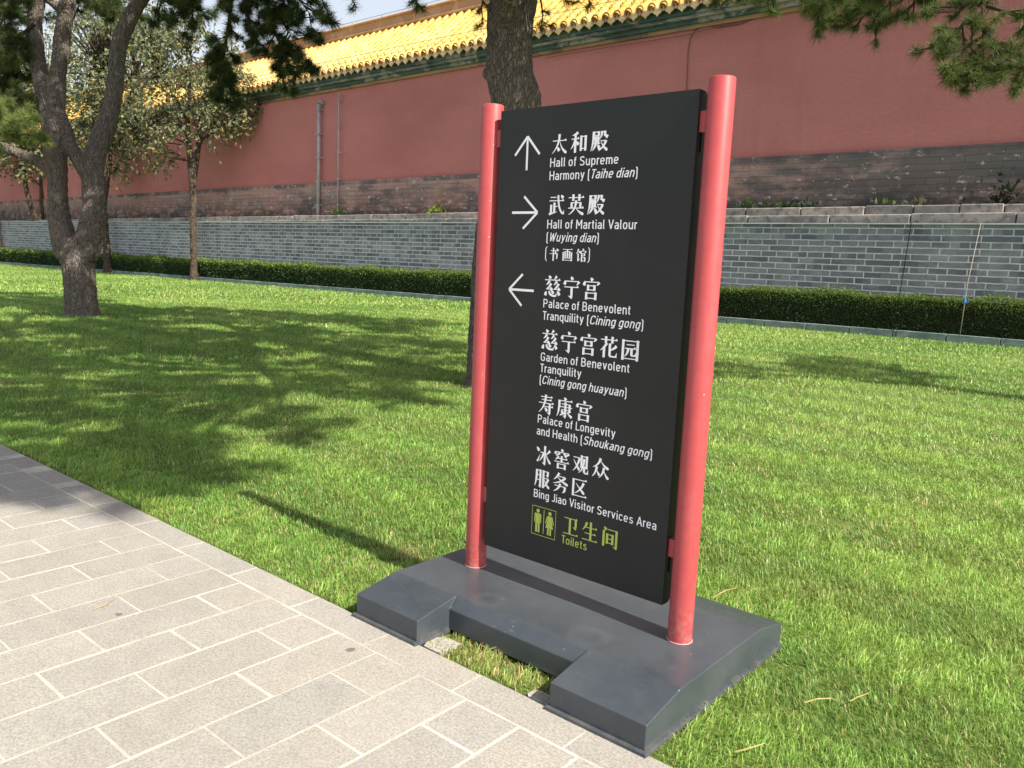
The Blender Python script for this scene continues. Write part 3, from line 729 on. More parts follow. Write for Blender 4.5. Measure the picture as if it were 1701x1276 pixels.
G['寿'] = 'h 14 88 13;h 20 84 28;h 3 97 44;p 46 2 44 64 3 94;h 34 94 61;v 72 48 94;t 76 98 55 89;d 42 66 56 84'
G['康'] = 'd 44 1 56 13;h 10 96 17;P 16 15 18 72 2 98;b 30 82 33;b 22 96 47;b 30 82 61;v 80 32 63;v 54 23 94;t 58 98 40 90;d 28 66 40 78;p 46 74 36 84 20 91;p 86 62 76 70 68 76;n 62 68 76 84 97 93'
G['冰'] = 'd 6 14 22 32;T 12 88 30 48;v 60 3 95;t 64 98 43 88;b 30 52 37;p 52 37 46 64 24 84;p 93 22 82 35 67 46;n 66 36 76 70 99 88'
G['窖'] = 'd 44 0 56 11;d 12 14 8 29;b 12 92 16;p 94 16 88 24 80 30;p 36 19 30 28 12 37;d 60 20 80 34;p 30 37 24 48 10 56;h 24 86 48;v 50 35 65;h 4 97 65;v 28 73 100;v 72 73 100;b 28 72 75;b 28 72 95'
G['观'] = 'b 4 42 22;p 42 22 32 68 3 92;n 6 34 20 56 44 84;v 54 8 70;v 86 8 70;b 54 88 12;p 70 22 70 76 38 97;v 72 60 90;B 72 92 93;t 92 96 96 72'
G['众'] = 'p 48 1 40 36 4 50;n 50 10 62 36 97 47;p 28 44 24 78 2 97;n 28 60 34 74 46 86;p 70 44 66 78 42 97;n 70 56 78 82 99 95'
G['服'] = 'P 14 8 14 72 2 97;v 38 8 94;b 14 40 11;b 14 40 36;b 14 40 61;t 42 98 26 90;v 58 8 99;b 58 90 12;v 86 11 32;t 90 36 72 30;b 58 92 47;p 90 47 80 80 56 97;n 64 52 74 80 99 95'
G['务'] = 'p 40 1 30 22 6 40;b 34 78 18;p 80 18 60 46 4 58;n 28 22 60 44 98 55;b 14 80 67;P 80 66 82 96 64 96;p 50 54 42 84 8 99'
G['区'] = 'h 8 94 11;v 13 10 95;h 12 97 92;p 76 22 62 62 22 82;n 28 30 52 52 82 78'
G['卫'] = 'h 8 90 13;v 44 13 93;v 80 13 54;t 83 62 62 53;h 3 97 94'
G['生'] = 'p 30 7 22 32 3 50;h 22 92 32;v 54 3 95;h 18 86 62;h 3 97 95'
G['间'] = 'd 14 3 26 17;v 13 22 99;b 34 88 12;v 88 10 96;t 92 99 70 92;v 34 34 84;v 66 34 84;b 34 66 37;b 34 66 58;b 34 66 79'
def glyph(ch):
    V, F = [], []
    st = [0]
    def poly(pts):
        b = len(V); st[0] += 1; d = .00003*st[0]
        V.extend([(x_/100, 1-y_/100, d) for x_, y_ in pts]); F.append(tuple(range(b, b+len(pts))))
    def brush(x1, y1, cx, cy, x2, y2, wf, n=9):
        pts = []
        for i in range(n+1):
            t = i/n; px = (1-t)**2*x1+2*t*(1-t)*cx+t*t*x2; py = (1-t)**2*y1+2*t*(1-t)*cy+t*t*y2
            dx = 2*(1-t)*(cx-x1)+2*t*(x2-cx); dy = 2*(1-t)*(cy-y1)+2*t*(y2-cy); l = math.hypot(dx, dy) or 1
            pts.append((px, py, -dy/l, dx/l, wf(t)/2))
        st[0] += 1; d = .00003*st[0]; b = len(V)
        for px, py, nx_, ny_, hw in pts: V.extend([((px+nx_*hw)/100, 1-(py+ny_*hw)/100, d), ((px-nx_*hw)/100, 1-(py-ny_*hw)/100, d)])
        for i in range(n): F.append((b+2*i, b+2*i+2, b+2*i+3, b+2*i+1))
    for s_ in G[ch].split(';'):
        k, *a = s_.split(); a = [float(q) for q in a]
        if k == 'h': poly([(a[0], a[2]-2.2), (a[1], a[2]-2.2), (a[1], a[2]+2.2), (a[0], a[2]+2.2)]); poly([(a[1]-14, a[2]-1), (a[1]-5, a[2]-9), (a[1]+1, a[2]+2.2), (a[1]-14, a[2]+2.2)])
        elif k == 'b': poly([(a[0], a[2]-2.2), (a[1], a[2]-2.2), (a[1], a[2]+2.2), (a[0], a[2]+2.2)])
        elif k == 'B': poly([(a[0], a[2]-3.5), (a[1], a[2]-3.5), (a[1], a[2]+3.5), (a[0], a[2]+3.5)])
        elif k == 'v': poly([(a[0]-7, a[1]-1.5), (a[0]+5.5, a[1]-1), (a[0]+8, a[1]+1.5), (a[0]+6.6, a[1]+5), (a[0]+6.6, a[2]), (a[0]-6.6, a[2]+1), (a[0]-6.6, a[1]+3)])
        elif k == 'p': brush(*a, lambda t: 13*(1-t)**.7+1.4)
        elif k == 'P': brush(*a, lambda t: 13*(1-t**2)+1.4)
        elif k == 'n': brush(*a, lambda t: 2.4+14*t**1.2 if t < .88 else 2.4+14*.86-(t-.88)*55)
        elif k == 'N': brush(*a, lambda t: 11.5-2*t)
        elif k == 'd': brush(a[0], a[1], (a[0]+a[2])/2+1, (a[1]+a[3])/2-1, a[2], a[3], lambda t: 3.5+12.5*math.sin(min(1, t*1.15)*math.pi*.62), 7)
        elif k in 'tT': brush(a[0], a[1], (a[0]+a[2])/2, (a[1]+a[3])/2, a[2], a[3], lambda t: 10*(1-t)+1.2, 5)
    return V, F
def hanzi(text, x0, ztop, size, pitch, mat=None, extra=None):
    Vs, Fs = [], []
    for i, ch in enumerate(text):
        V, F = glyph(ch); b = len(Vs)
        Vs += [(x0+i*pitch+x_*size*.98, ztop-size+z_*size, d) for x_, z_, d in V]; Fs += [tuple(b+k for k in f) for f in F]
    for seg in (extra or []):
        b = len(Vs); Vs += [(x_, z_, 0) for x_, z_ in seg]; Fs.append(tuple(range(b, b+len(seg))))
    # consistent facing towards the camera side
    out = []
    for f in Fs:
        ar = sum(Vs[f[i]][0]*Vs[f[(i+1) % len(f)]][1]-Vs[f[(i+1) % len(f)]][0]*Vs[f[i]][1] for i in range(len(f)))
        out.append(f if ar > 0 else f[::-1])
    o = put2d('text_line', Vs, out, mat or WHITEV); o['label'] = ('lime' if mat else 'white')+' line of characters reading '+text
def paren(x, zt_, zb_, s):
    w_ = .0042; c = .008
    o = [(x+s*c, zt_), (x+s*.002, zt_-.006), (x, zt_-.012), (x, zb_+.012), (x+s*.002, zb_+.006), (x+s*c, zb_)]
    i = [(px+s*w_*(.6 if k in (0, 5) else 1), pz) for k, (px, pz) in enumerate(o)]
    return [[o[k], o[k+1], i[k+1], i[k]] for k in range(5)]
hanzi('太和殿', -2.041, 2.005, .081, .0935)
hanzi('武英殿', -2.040, 1.772, .081, .0935)
hanzi('书画馆', -2.027, 1.566, .0515, .0660, extra=paren(-2.046, 1.571, 1.512, 1)+paren(-1.829, 1.571, 1.512, -1))
hanzi('慈宁宫', -2.043, 1.456, .084, .0940)
hanzi('慈宁宫花园', -2.043, 1.241, .083, .0950)
hanzi('寿康宫', -2.043, .978, .082, .0935)
hanzi('冰窖观众', -2.045, .766, .081, .0945)
hanzi('服务区', -2.045, .668, .081, .0940)
hanzi('卫生间', -1.887, .502, .080, .0940, GREENV)
def strokes2d(name, segs, wd, mat):
    Vs, Fs = [], []
    for k, (a, b) in enumerate(segs):
        dx, dz = b[0]-a[0], b[1]-a[1]; l = math.hypot(dx, dz); nx_, nz_ = -dz/l*wd/2, dx/l*wd/2; i = len(Vs)
        Vs += [(a[0]-nx_, a[1]-nz_, .0001*k), (b[0]-nx_, b[1]-nz_, .0001*k), (b[0]+nx_, b[1]+nz_, .0001*k), (a[0]+nx_, a[1]+nz_, .0001*k)]; Fs.append((i, i+1, i+2, i+3))
    return Vs, Fs
for tip, tail, w1, w2 in [((-2.163, 1.998), (-2.162, 1.870), (-2.226, 1.930), (-2.098, 1.930)), ((-2.099, 1.703), (-2.229, 1.703), (-2.168, 1.767), (-2.168, 1.639)), ((-2.224, 1.391), (-2.096, 1.391), (-2.157, 1.456), (-2.157, 1.327))]:
    e = Vector((tip[0]-tail[0], tip[1]-tail[1])).normalized()*.0035
    V, F = strokes2d('arrow', [((tip[0], tip[1]), tail), (w1, (tip[0]+e.x, tip[1]+e.y)), (w2, (tip[0]+e.x, tip[1]+e.y))], .0098, WHITEV)
    put2d('arrow', V, F, WHITEV)
# toilet pictogram
V, F = strokes2d('f', [((-2.049, .5045), (-1.924, .5045)), ((-2.049, .3835), (-1.924, .3835)), ((-2.048, .383), (-2.048, .505)), ((-1.925, .383), (-1.925, .505))], .0022, GREENV)
V2, F2 = strokes2d('f', [((-1.9865, .394), (-1.9865, .496))], .0032, GREENV); b0 = len(V); V += V2; F += [tuple(b0+i for i in f) for f in F2]
def pg(pts, d=.0002):
    b = len(V); V.extend([(x_, z_, d) for x_, z_ in pts]); F.append(tuple(range(b, b+len(pts))))
for cx, fem in ((-2.0175, 0), (-1.9555, 1)):
    zc = .4865; pg([(cx+.0085*math.cos(2*math.pi*k/18), zc+.0085*math.sin(2*math.pi*k/18)) for k in range(18)])
    if not fem:
        pg([(cx-.018, .470), (cx-.0165, .474), (cx-.013, .4755), (cx+.013, .4755), (cx+.0165, .474), (cx+.018, .470), (cx+.018, .436), (cx+.0135, .436), (cx+.0125, .466), (cx-.0125, .466), (cx-.0135, .436), (cx-.018, .436)][::-1])
        pg([(cx-.0115, .4665), (cx-.0115, .395), (cx-.0015, .395), (cx-.0015, .432), (cx+.0015, .432), (cx+.0015, .395), (cx+.0115, .395), (cx+.0115, .4665)], .0003)
    else:
        pg([(cx-.012, .4755), (cx-.015, .472), (cx-.0225, .443), (cx-.0185, .441), (cx-.0105, .464), (cx+.0105, .464), (cx+.0185, .441), (cx+.0225, .443), (cx+.015, .472), (cx+.012, .4755)])
        pg([(cx-.009, .468), (cx-.0195, .424), (cx-.0105, .424), (cx-.0105, .395), (cx-.002, .395), (cx-.002, .424), (cx+.002, .424), (cx+.002, .395), (cx+.0105, .395), (cx+.0105, .424), (cx+.0195, .424), (cx+.009, .468)], .0003)
out = []
for f in F:
    ar = sum(V[f[i]][0]*V[f[(i+1) % len(f)]][1]-V[f[(i+1) % len(f)]][0]*V[f[i]][1] for i in range(len(f)))
    out.append(f if ar > 0 else f[::-1])
put2d('toilet_pictogram', V, out, GREENV)

# concrete scraps in the notch of the base
for k, (x0, x1, y0, y1, lb) in enumerate([(-2.19, -2.085, 2.108, 2.23, 'pale concrete scrap beside the left block of the sign base'), (-1.66, -1.56, 2.108, 2.17, 'grey concrete scrap beside the right block of the sign base')]):
    mb = MB(); n = 9; ring = []
    for q in range(n):
        a = 2*math.pi*q/n; ring.append(((x0+x1)/2+(x1-x0)/2*max(-1, min(1, 1.5*math.cos(a)))*random.uniform(.92, 1), (y0+y1)/2+(y1-y0)/2*max(-1, min(1, 1.5*math.sin(a)))*random.uniform(.92, 1)))
    mb.add([(x_, y_, -.012) for x_, y_ in ring]+[(x_, y_, .0025) for x_, y_ in ring], [tuple(range(n, 2*n))]+[(q, (q+1) % n, n+(q+1) % n, n+q) for q in range(n)])
    tag(mb.build('concrete_scrap', CONCR), lb, 'concrete scrap', 'concrete scraps in the notch of the base')

# ------------------------------------------------------------------ trees
def branch_mesh(paths, voxel, amp, kfreq, nside=14):
    """overlapping tapered tubes fused by a voxel remesh, then bark relief"""
    mb = MB()
    for path in paths:
        pts = [Vector(p[:3]) for p in path]; rad = [p[3] for p in path]
        # smooth the polyline
        P2, R2 = [], []
        for i in range(len(pts)-1):
            p0, p1_, p2_, p3 = pts[max(i-1, 0)], pts[i], pts[i+1], pts[min(i+2, len(pts)-1)]
            for s_ in range(4):
                t = s_/4
                P2.append(.5*((2*p1_)+(-p0+p2_)*t+(2*p0-5*p1_+4*p2_-p3)*t*t+(-p0+3*p1_-3*p2_+p3)*t**3)); R2.append(rad[i]*(1-t)+rad[i+1]*t)
        P2.append(pts[-1]); R2.append(rad[-1])
        mb.tube(P2, R2, nside)
    me = mb.mesh('branch'); o = bpy.data.objects.new('branch', me); COL.objects.link(o)
    md = o.modifiers.new('r', 'REMESH'); md.mode = 'VOXEL'; md.voxel_size = voxel; md.adaptivity = 0
    sm = o.modifiers.new('s', 'SMOOTH'); sm.factor = .5; sm.iterations = 3
    dg = bpy.context.evaluated_depsgraph_get()
    m2 = bpy.data.meshes.new_from_object(o.evaluated_get(dg)); bpy.data.objects.remove(o)
    n = len(m2.vertices); co = np.empty(n*3, np.float32); m2.vertices.foreach_get('co', co); no = np.empty(n*3, np.float32); m2.vertices.foreach_get('normal', no)
    co = co.reshape(-1, 3); no = no.reshape(-1, 3); h = np.empty(n, np.float32)
    for i in range(n):
        x_, y_, z_ = (float(q) for q in co[i])
        wv = noise.noise_vector((x_*3, y_*3, z_*3))
        d, _ = noise.voronoi((x_*kfreq+wv[0]*.9, y_*kfreq+wv[1]*.9, z_*kfreq*.26+wv[2]*.6))
        e = min(1.0, (d[1]-d[0])*2.6)
        h[i] = amp*(e-.6)+amp*.5*noise.noise((x_*kfreq*2.5, y_*kfreq*2.5, z_*kfreq*1.4))+amp*1.4*noise.noise((x_*2.3, y_*2.3, z_*1.6))
    co += no*h[:, None]; m2.vertices.foreach_set('co', co.ravel()); m2.update()
    m2.polygons.foreach_set('use_smooth', [True]*len(m2.polygons))
    return m2

class Foliage:
    """pine needles grown tuft by tuft, with the twigs that carry them"""
    def __init__(s): s.P = []; s.D = []; s.sc = []; s.c = []; s.tw = MB()
    def tuft(s, p, d, scale=1.0, tone=0.0): s.P.append(tuple(p)); s.D.append(tuple(Vector(d).normalized())); s.sc.append(scale); s.c.append(tone)
    def bough(s, pts, r0, r1, ntw, ltw, droop=.1, scale=1.0, start=.15, tone=0.0, flat=.45, dens=3, tip=True):
        pts = [Vector(p) for p in pts]; rad = [r0+(r1-r0)*i/(len(pts)-1) for i in range(len(pts))]
        s.tw.tube(pts, rad, 7)
        seglen = [(pts[i+1]-pts[i]).length for i in range(len(pts)-1)]; tot = sum(seglen)
        for k in range(ntw):
            u = (start+(1-start)*(k+random.random()*.8)/ntw)*tot; i = 0
            while i < len(seglen)-1 and u > seglen[i]: u -= seglen[i]; i += 1
            t = min(1, u/seglen[i]); p = pts[i].lerp(pts[i+1], t); ax = (pts[i+1]-pts[i]).normalized()
            d = Vector((random.gauss(0, 1), random.gauss(0, 1), random.gauss(0, flat)))
            d = (d-ax*d.dot(ax)*.6).normalized(); d = (d+ax*.55+Vector((0, 0, -droop))).normalized()
            L = ltw*random.uniform(.55, 1.2)
            q1 = p+d*L*.5+Vector((0, 0, -droop*L*.1)); q2 = p+d*L+Vector((0, 0, random.uniform(-.05, .25)*L-droop*L*.3))
            s.tw.tube([p, q1, q2], [.012*scale, .008*scale, .004*scale], 4)
            e = (q2-q1).normalized()
            s.tuft(q2, e+Vector((0, 0, .25)), scale*random.uniform(.85, 1.15), tone+random.uniform(-.15, .15))
            for j in range(dens-1):
                tt = random.uniform(.25, .95); b_ = q1.lerp(q2, tt) if tt > .5 else p.lerp(q1, tt*2)
                sd = (Vector((random.gauss(0, 1), random.gauss(0, 1), random.gauss(.15, flat+.15)))+e*.6).normalized()
                l2 = random.uniform(.08, .30)*ltw
                s.tw.tube([b_, b_+sd*l2], [.006*scale, .004*scale], 3, cap=False)
                s.tuft(b_+sd*l2, sd+Vector((0, 0, .25)), scale*random.uniform(.75, 1.1), tone+random.uniform(-.2, .2))
    def build(s, parent, n=46, L=.13, w=.0042, name='crown'):
        P = np.array(s.P); D = np.array(s.D); sc_ = np.array(s.sc); tone = np.array(s.c); m_ = len(P)
        P = np.repeat(P, n, 0); D = np.repeat(D, n, 0); sc_ = np.repeat(sc_, n); tone = np.repeat(tone, n)
        N = len(P); rv = RNG.normal(size=(N, 3)); rv -= D*np.sum(rv*D, 1)[:, None]; rv /= np.linalg.norm(rv, axis=1)[:, None]
        th = R_(12)+R_(70)*RNG.random(N)**.8
        dr = D*np.cos(th)[:, None]+rv*np.sin(th)[:, None]
        base = P-D*(RNG.random(N)*.10*sc_)[:, None]
        ln = L*sc_*RNG.uniform(.7, 1.12, N)
        sv_ = np.cross(dr, RNG.normal(size=(N, 3))); sv_ /= np.linalg.norm(sv_, axis=1)[:, None]
        ww = w*np.sqrt(sc_)*RNG.uniform(.8, 1.2, N)
        tip = base+dr*ln[:, None]; tip[:, 2] -= .10*ln
        V = np.stack([base+sv_*ww[:, None]*.5, base-sv_*ww[:, None]*.5, tip], 1).reshape(-1, 3)
        F = np.arange(N*3).reshape(-1, 3)
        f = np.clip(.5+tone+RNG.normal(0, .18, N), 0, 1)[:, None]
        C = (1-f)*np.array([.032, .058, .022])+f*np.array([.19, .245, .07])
        dry = RNG.random(N) < .02; C[dry] = (.22, .13, .05)
        o = link(name, np_mesh(name, V, F, np.repeat(C, 3, 0)), NEEDLEM, parent)
        tw = s.tw.build('twigs', TWIGM, parent)
        return o

# middle pine behind the sign
def pine_middle():
    t = thing('pine_tree', 'thick rough pine trunk rising close behind the sign', 'tree', (-6.5, 7.55, 0), 'pine trees on the lawn')
    D0 = 10.1; s = D0/FPX
    px = [(836, 652, 74), (836, 632, 66), (833, 600, 58), (832, 520, 52), (834, 430, 49), (840, 350, 45), (846, 300, 44), (852, 230, 43), (857, 182, 42), (856, 160, 42), (847, 125, 39.5), (846, 78, 38), (847, 31, 39.5), (853, 0, 40), (862, -60, 38), (872, -160, 36), (880, -300, 33)]
    path = [(*at(x_, y_, D0), r*s) for x_, y_, r in px]
    top = Vector(path[-1][:3])
    stub = [(*at(846, 40, D0-.14), .20), (*at(843, 20, D0-.34), .14), (*at(840, -8, D0-.55), .12), (*at(838, -50, D0-.9), .10)]
    knob = [(*at(812, 118, D0), .05), (*at(808, 122, D0-.05), .055), (*at(812, 128, D0), .05)]
    knob2 = [(*at(884, 150, D0+.05), .06), (*at(890, 160, D0), .07), (*at(886, 172, D0), .06)]
    crown = Vector((-6.2, 8.2, 8.8))
    limbs = []
    for dx, dy, dz, r in [(5.2, -3.4, -1.0, .15), (4.6, .6, .2, .15), (3.0, 4.6, -.2, .13), (-4.8, -3.6, -.6, .15), (-5.5, 1.5, -.2, .14), (-1.5, -4.8, -.4, .14), (.5, .3, 2.2, .16), (-2.0, 4.5, .2, .12)]:
        st_ = Vector(path[-1][:3])+Vector((0, 0, random.uniform(-.6, .1))); e = Vector((top.x, top.y, 6.9))+Vector((dx, dy, dz))
        mid = st_.lerp(e, .5)+Vector((0, 0, .6)); limbs.append([(*st_, r*1.25), (*mid, r*.8), (*e, r*.35)])
    me = branch_mesh([path, stub, knob, knob2]+limbs, .020, .0085, 20)
    link('trunk', me, PBARK, t)
    fo = Foliage()
    nodes = [Vector(lb[i][:3]).lerp(Vector(lb[i+1][:3]), t_) for lb in limbs for i in (0, 1) for t_ in (.2, .6, 1.0)]
    def inside(x_, y_, poly):
        c_ = False; j = len(poly)-1
        for i in range(len(poly)):
            if (poly[i][1] > y_) != (poly[j][1] > y_) and x_ < (poly[j][0]-poly[i][0])*(y_-poly[i][1])/(poly[j][1]-poly[i][1])+poly[i][0]: c_ = not c_
            j = i
        return c_
    # spread of the crown, read from the lawn shade, with boughs added to shade the left pine
    spread = [((-5.7, 3.9), (-6.3, 5.2), (-7.9, 7.4), (-10.5, 10.6), (-15, 14.4), (-18, 13.4), (-20, 11.5), (-22.0, 10.2), (-26.0, 9.8), (-26.0, 8.3), (-20.5, 7.6), (-18.5, 5.0), (-14, 3.6), (-9, 3.0), (-6.6, 3.0)),
              ((-5.3, 2.8), (-5.9, 3.2), (-12, 3.2), (-12, .6), (-7.5, .8), (-5.6, 1.5), (-5.2, 2.1)),
              ((-20.5, 7.4), (-26, 7.6), (-26, 9.3), (-20.5, 9.2))]  # boughs added above the view to shade the left pine's trunk
    for poly, cnt in zip(spread, (200, 44, 20)):
        xs_ = [q[0] for q in poly]; ys_ = [q[1] for q in poly]; got = 0
        while got < cnt:
            gx, gy = random.uniform(min(xs_), max(xs_)), random.uniform(min(ys_), max(ys_))
            if not inside(gx, gy, poly): continue
            z = random.uniform(5.4, 8.6)
            for _ in range(12):
                p = Vector((gx+z*SUN.x/SUN.z, gy+z*SUN.y/SUN.z, z)); v = p-EYE; d_ = v.dot(fwd)
                if d_ < 1.2 or IH/2+FPX*v.dot(dwn)/d_ < -1.0*FPX/d_-40: break
                z += .5
            got += 1
            near = min(nodes, key=lambda q: (q-p).length)
            fo.tw.tube([near, near.lerp(p, .5)+Vector((0, 0, .25)), p], [.06, .04, .025], 6)
            dr = Vector((p.x-near.x+random.gauss(0, .8), p.y-near.y+random.gauss(0, .8), random.uniform(-.1, .4))).normalized()
            fo.bough([p-dr*.5, p, p+dr*.6], .025, .008, 10, .62, .0, 1.8, .1, -.05, .3, 4)
    fo.build(t, 44, .16, .013)
    # low sprays that hang into view
    fo = Foliage()
    lo = [((905, -60, 9.6), (930, -15, 9.6), (945, 8, 9.6)), ((930, -80, 9.4), (965, -20, 9.4), (985, 12, 9.5)), ((895, -20, 9.9), (902, 25, 9.9), (898, 52, 9.9)), ((808, -30, 10.0), (800, 12, 10.0), (802, 40, 10.0)), ((520, -70, 9.6), (528, -15, 9.6), (545, 22, 9.6)),
          ((570, -60, 9.6), (580, -10, 9.6), (592, 12, 9.6)), ((690, -70, 9.6), (690, -20, 9.6), (692, 16, 9.6)), ((640, -70, 9.8), (668, -20, 9.8), (705, 18, 9.8))]
    for q in lo:
        a_ = at(*q[0]); nr = min(nodes, key=lambda k_: (k_-a_).length); fo.tw.tube([nr, nr.lerp(a_, .5)+Vector((0, 0, .2)), a_], [.03, .022, .014], 5)
        fo.bough([at(*k) for k in q], .014, .005, 3, .14, .1, .9, .45, -.1, .5, 2)
        e = at(*q[-1]); fo.tuft(e, e-at(*q[1]), 1.0, -.1)
    fo.build(t, 80, .125, .0042, 'hanging_sprays')
pine_middle()

# left pine
def pine_left():
    t = thing('pine_tree', 'big forked pine standing on the left of the lawn', 'tree', (-19.0, 7.66, ground_z(-19)), 'pine trees on the lawn')
    D0 = 18.15; s = D0/FPX
    def pp(L): return [(*at(x_, y_, D0+(q[0] if q else 0)), r*s*.9) for x_, y_, r, *q in L]
    P = [pp([(138, 534, 38), (137, 522, 31), (135, 500, 28), (131, 450, 28), (127, 415, 33), (126, 400, 34)]),
         pp([(118, 425, 26), (104, 390, 22), (97, 340, 18), (95, 295, 18), (92, 245, 20), (83, 190, 18), (67, 125, 15), (57, 60, 14), (62, 0, 13), (70, -80, 12, -.5), (70, -200, 9, -1)]),
         pp([(90, 215, 17), (92, 190, 16), (94, 150, 15), (102, 70, 14), (112, 0, 13.5), (122, -90, 11, .6), (140, -200, 8, 1)]),
         pp([(136, 425, 28), (150, 390, 24), (156, 340, 20), (154, 295, 19), (158, 255, 19), (174, 215, 18), (187, 172, 15.5), (193, 120, 14), (197, 78, 14.5), (212, 38, 14), (234, 0, 13.5), (265, -60, 12, -.6), (310, -150, 9, -1.5)]),
         pp([(154, 300, 17), (138, 275, 15), (120, 248, 12), (107, 215, 12), (98, 188, 11)]),
         pp([(96, 292, 13), (74, 274, 10.5), (44, 260, 10), (10, 247, 9.5), (-30, 236, 9), (-90, 205, 8)]),
         pp([(120, 28, 9), (92, 8, 8), (70, -12, 7), (30, -60, 6)])]
    link('trunk', branch_mesh(P, .026, .017, 14), PBARK, t)
    fo = Foliage()
    # dark right-hand sprays over the roof
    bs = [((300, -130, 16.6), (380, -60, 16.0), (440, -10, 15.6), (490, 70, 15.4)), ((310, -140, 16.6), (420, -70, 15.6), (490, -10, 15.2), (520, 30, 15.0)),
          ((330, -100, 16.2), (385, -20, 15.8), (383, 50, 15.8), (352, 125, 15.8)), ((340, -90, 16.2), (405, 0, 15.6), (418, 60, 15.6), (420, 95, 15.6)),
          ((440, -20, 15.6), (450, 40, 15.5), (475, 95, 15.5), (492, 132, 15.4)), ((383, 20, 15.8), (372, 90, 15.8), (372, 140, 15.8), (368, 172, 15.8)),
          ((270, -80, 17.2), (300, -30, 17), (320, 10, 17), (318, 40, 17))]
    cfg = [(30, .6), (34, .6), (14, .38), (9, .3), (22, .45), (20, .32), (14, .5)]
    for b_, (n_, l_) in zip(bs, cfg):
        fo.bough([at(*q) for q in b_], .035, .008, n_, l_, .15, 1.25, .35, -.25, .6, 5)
    fo.bough([at(490, 70, 15.4), at(500, 95, 15.4), at(525, 115, 15.4)], .01, .004, 3, .15, .1, 1.0, .6, -.1, .5, 2)
    # left side masses
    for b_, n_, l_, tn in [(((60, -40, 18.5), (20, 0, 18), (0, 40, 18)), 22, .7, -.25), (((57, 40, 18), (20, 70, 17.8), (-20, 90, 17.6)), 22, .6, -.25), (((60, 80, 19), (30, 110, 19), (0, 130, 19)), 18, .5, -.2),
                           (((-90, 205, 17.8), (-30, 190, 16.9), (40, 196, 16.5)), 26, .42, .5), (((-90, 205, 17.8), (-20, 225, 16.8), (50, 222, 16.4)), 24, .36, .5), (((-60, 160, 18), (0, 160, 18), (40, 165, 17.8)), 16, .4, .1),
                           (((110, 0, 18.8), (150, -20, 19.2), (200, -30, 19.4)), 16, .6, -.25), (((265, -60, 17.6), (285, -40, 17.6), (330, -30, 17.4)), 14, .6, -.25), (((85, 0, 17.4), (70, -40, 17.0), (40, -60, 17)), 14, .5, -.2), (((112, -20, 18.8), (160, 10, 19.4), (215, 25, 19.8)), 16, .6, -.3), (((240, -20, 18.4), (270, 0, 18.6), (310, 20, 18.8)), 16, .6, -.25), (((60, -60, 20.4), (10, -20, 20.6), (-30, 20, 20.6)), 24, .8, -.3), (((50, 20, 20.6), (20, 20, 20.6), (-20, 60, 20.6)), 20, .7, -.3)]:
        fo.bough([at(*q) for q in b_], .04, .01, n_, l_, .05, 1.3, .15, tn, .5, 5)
    # upper crown above the picture
    for k in range(20):
        p = at(random.uniform(-260, 10), random.uniform(-420, -110), 18+random.uniform(-3, 3)); dr = Vector((random.gauss(0, 1), random.gauss(0, 1), random.uniform(-.1, .3))).normalized()
        nr = min((Vector(q[:3]) for st_ in P for q in st_), key=lambda k_: (k_-p).length); fo.tw.tube([nr, p], [.06, .03], 5)
        fo.bough([p, p+dr*.9, p+dr*1.7+Vector((0, 0, .1))], .03, .008, 10, .6, 0, 1.9, .2, -.05, .4, 3)
    fo.build(t, 105, .16, .0085)
pine_left()

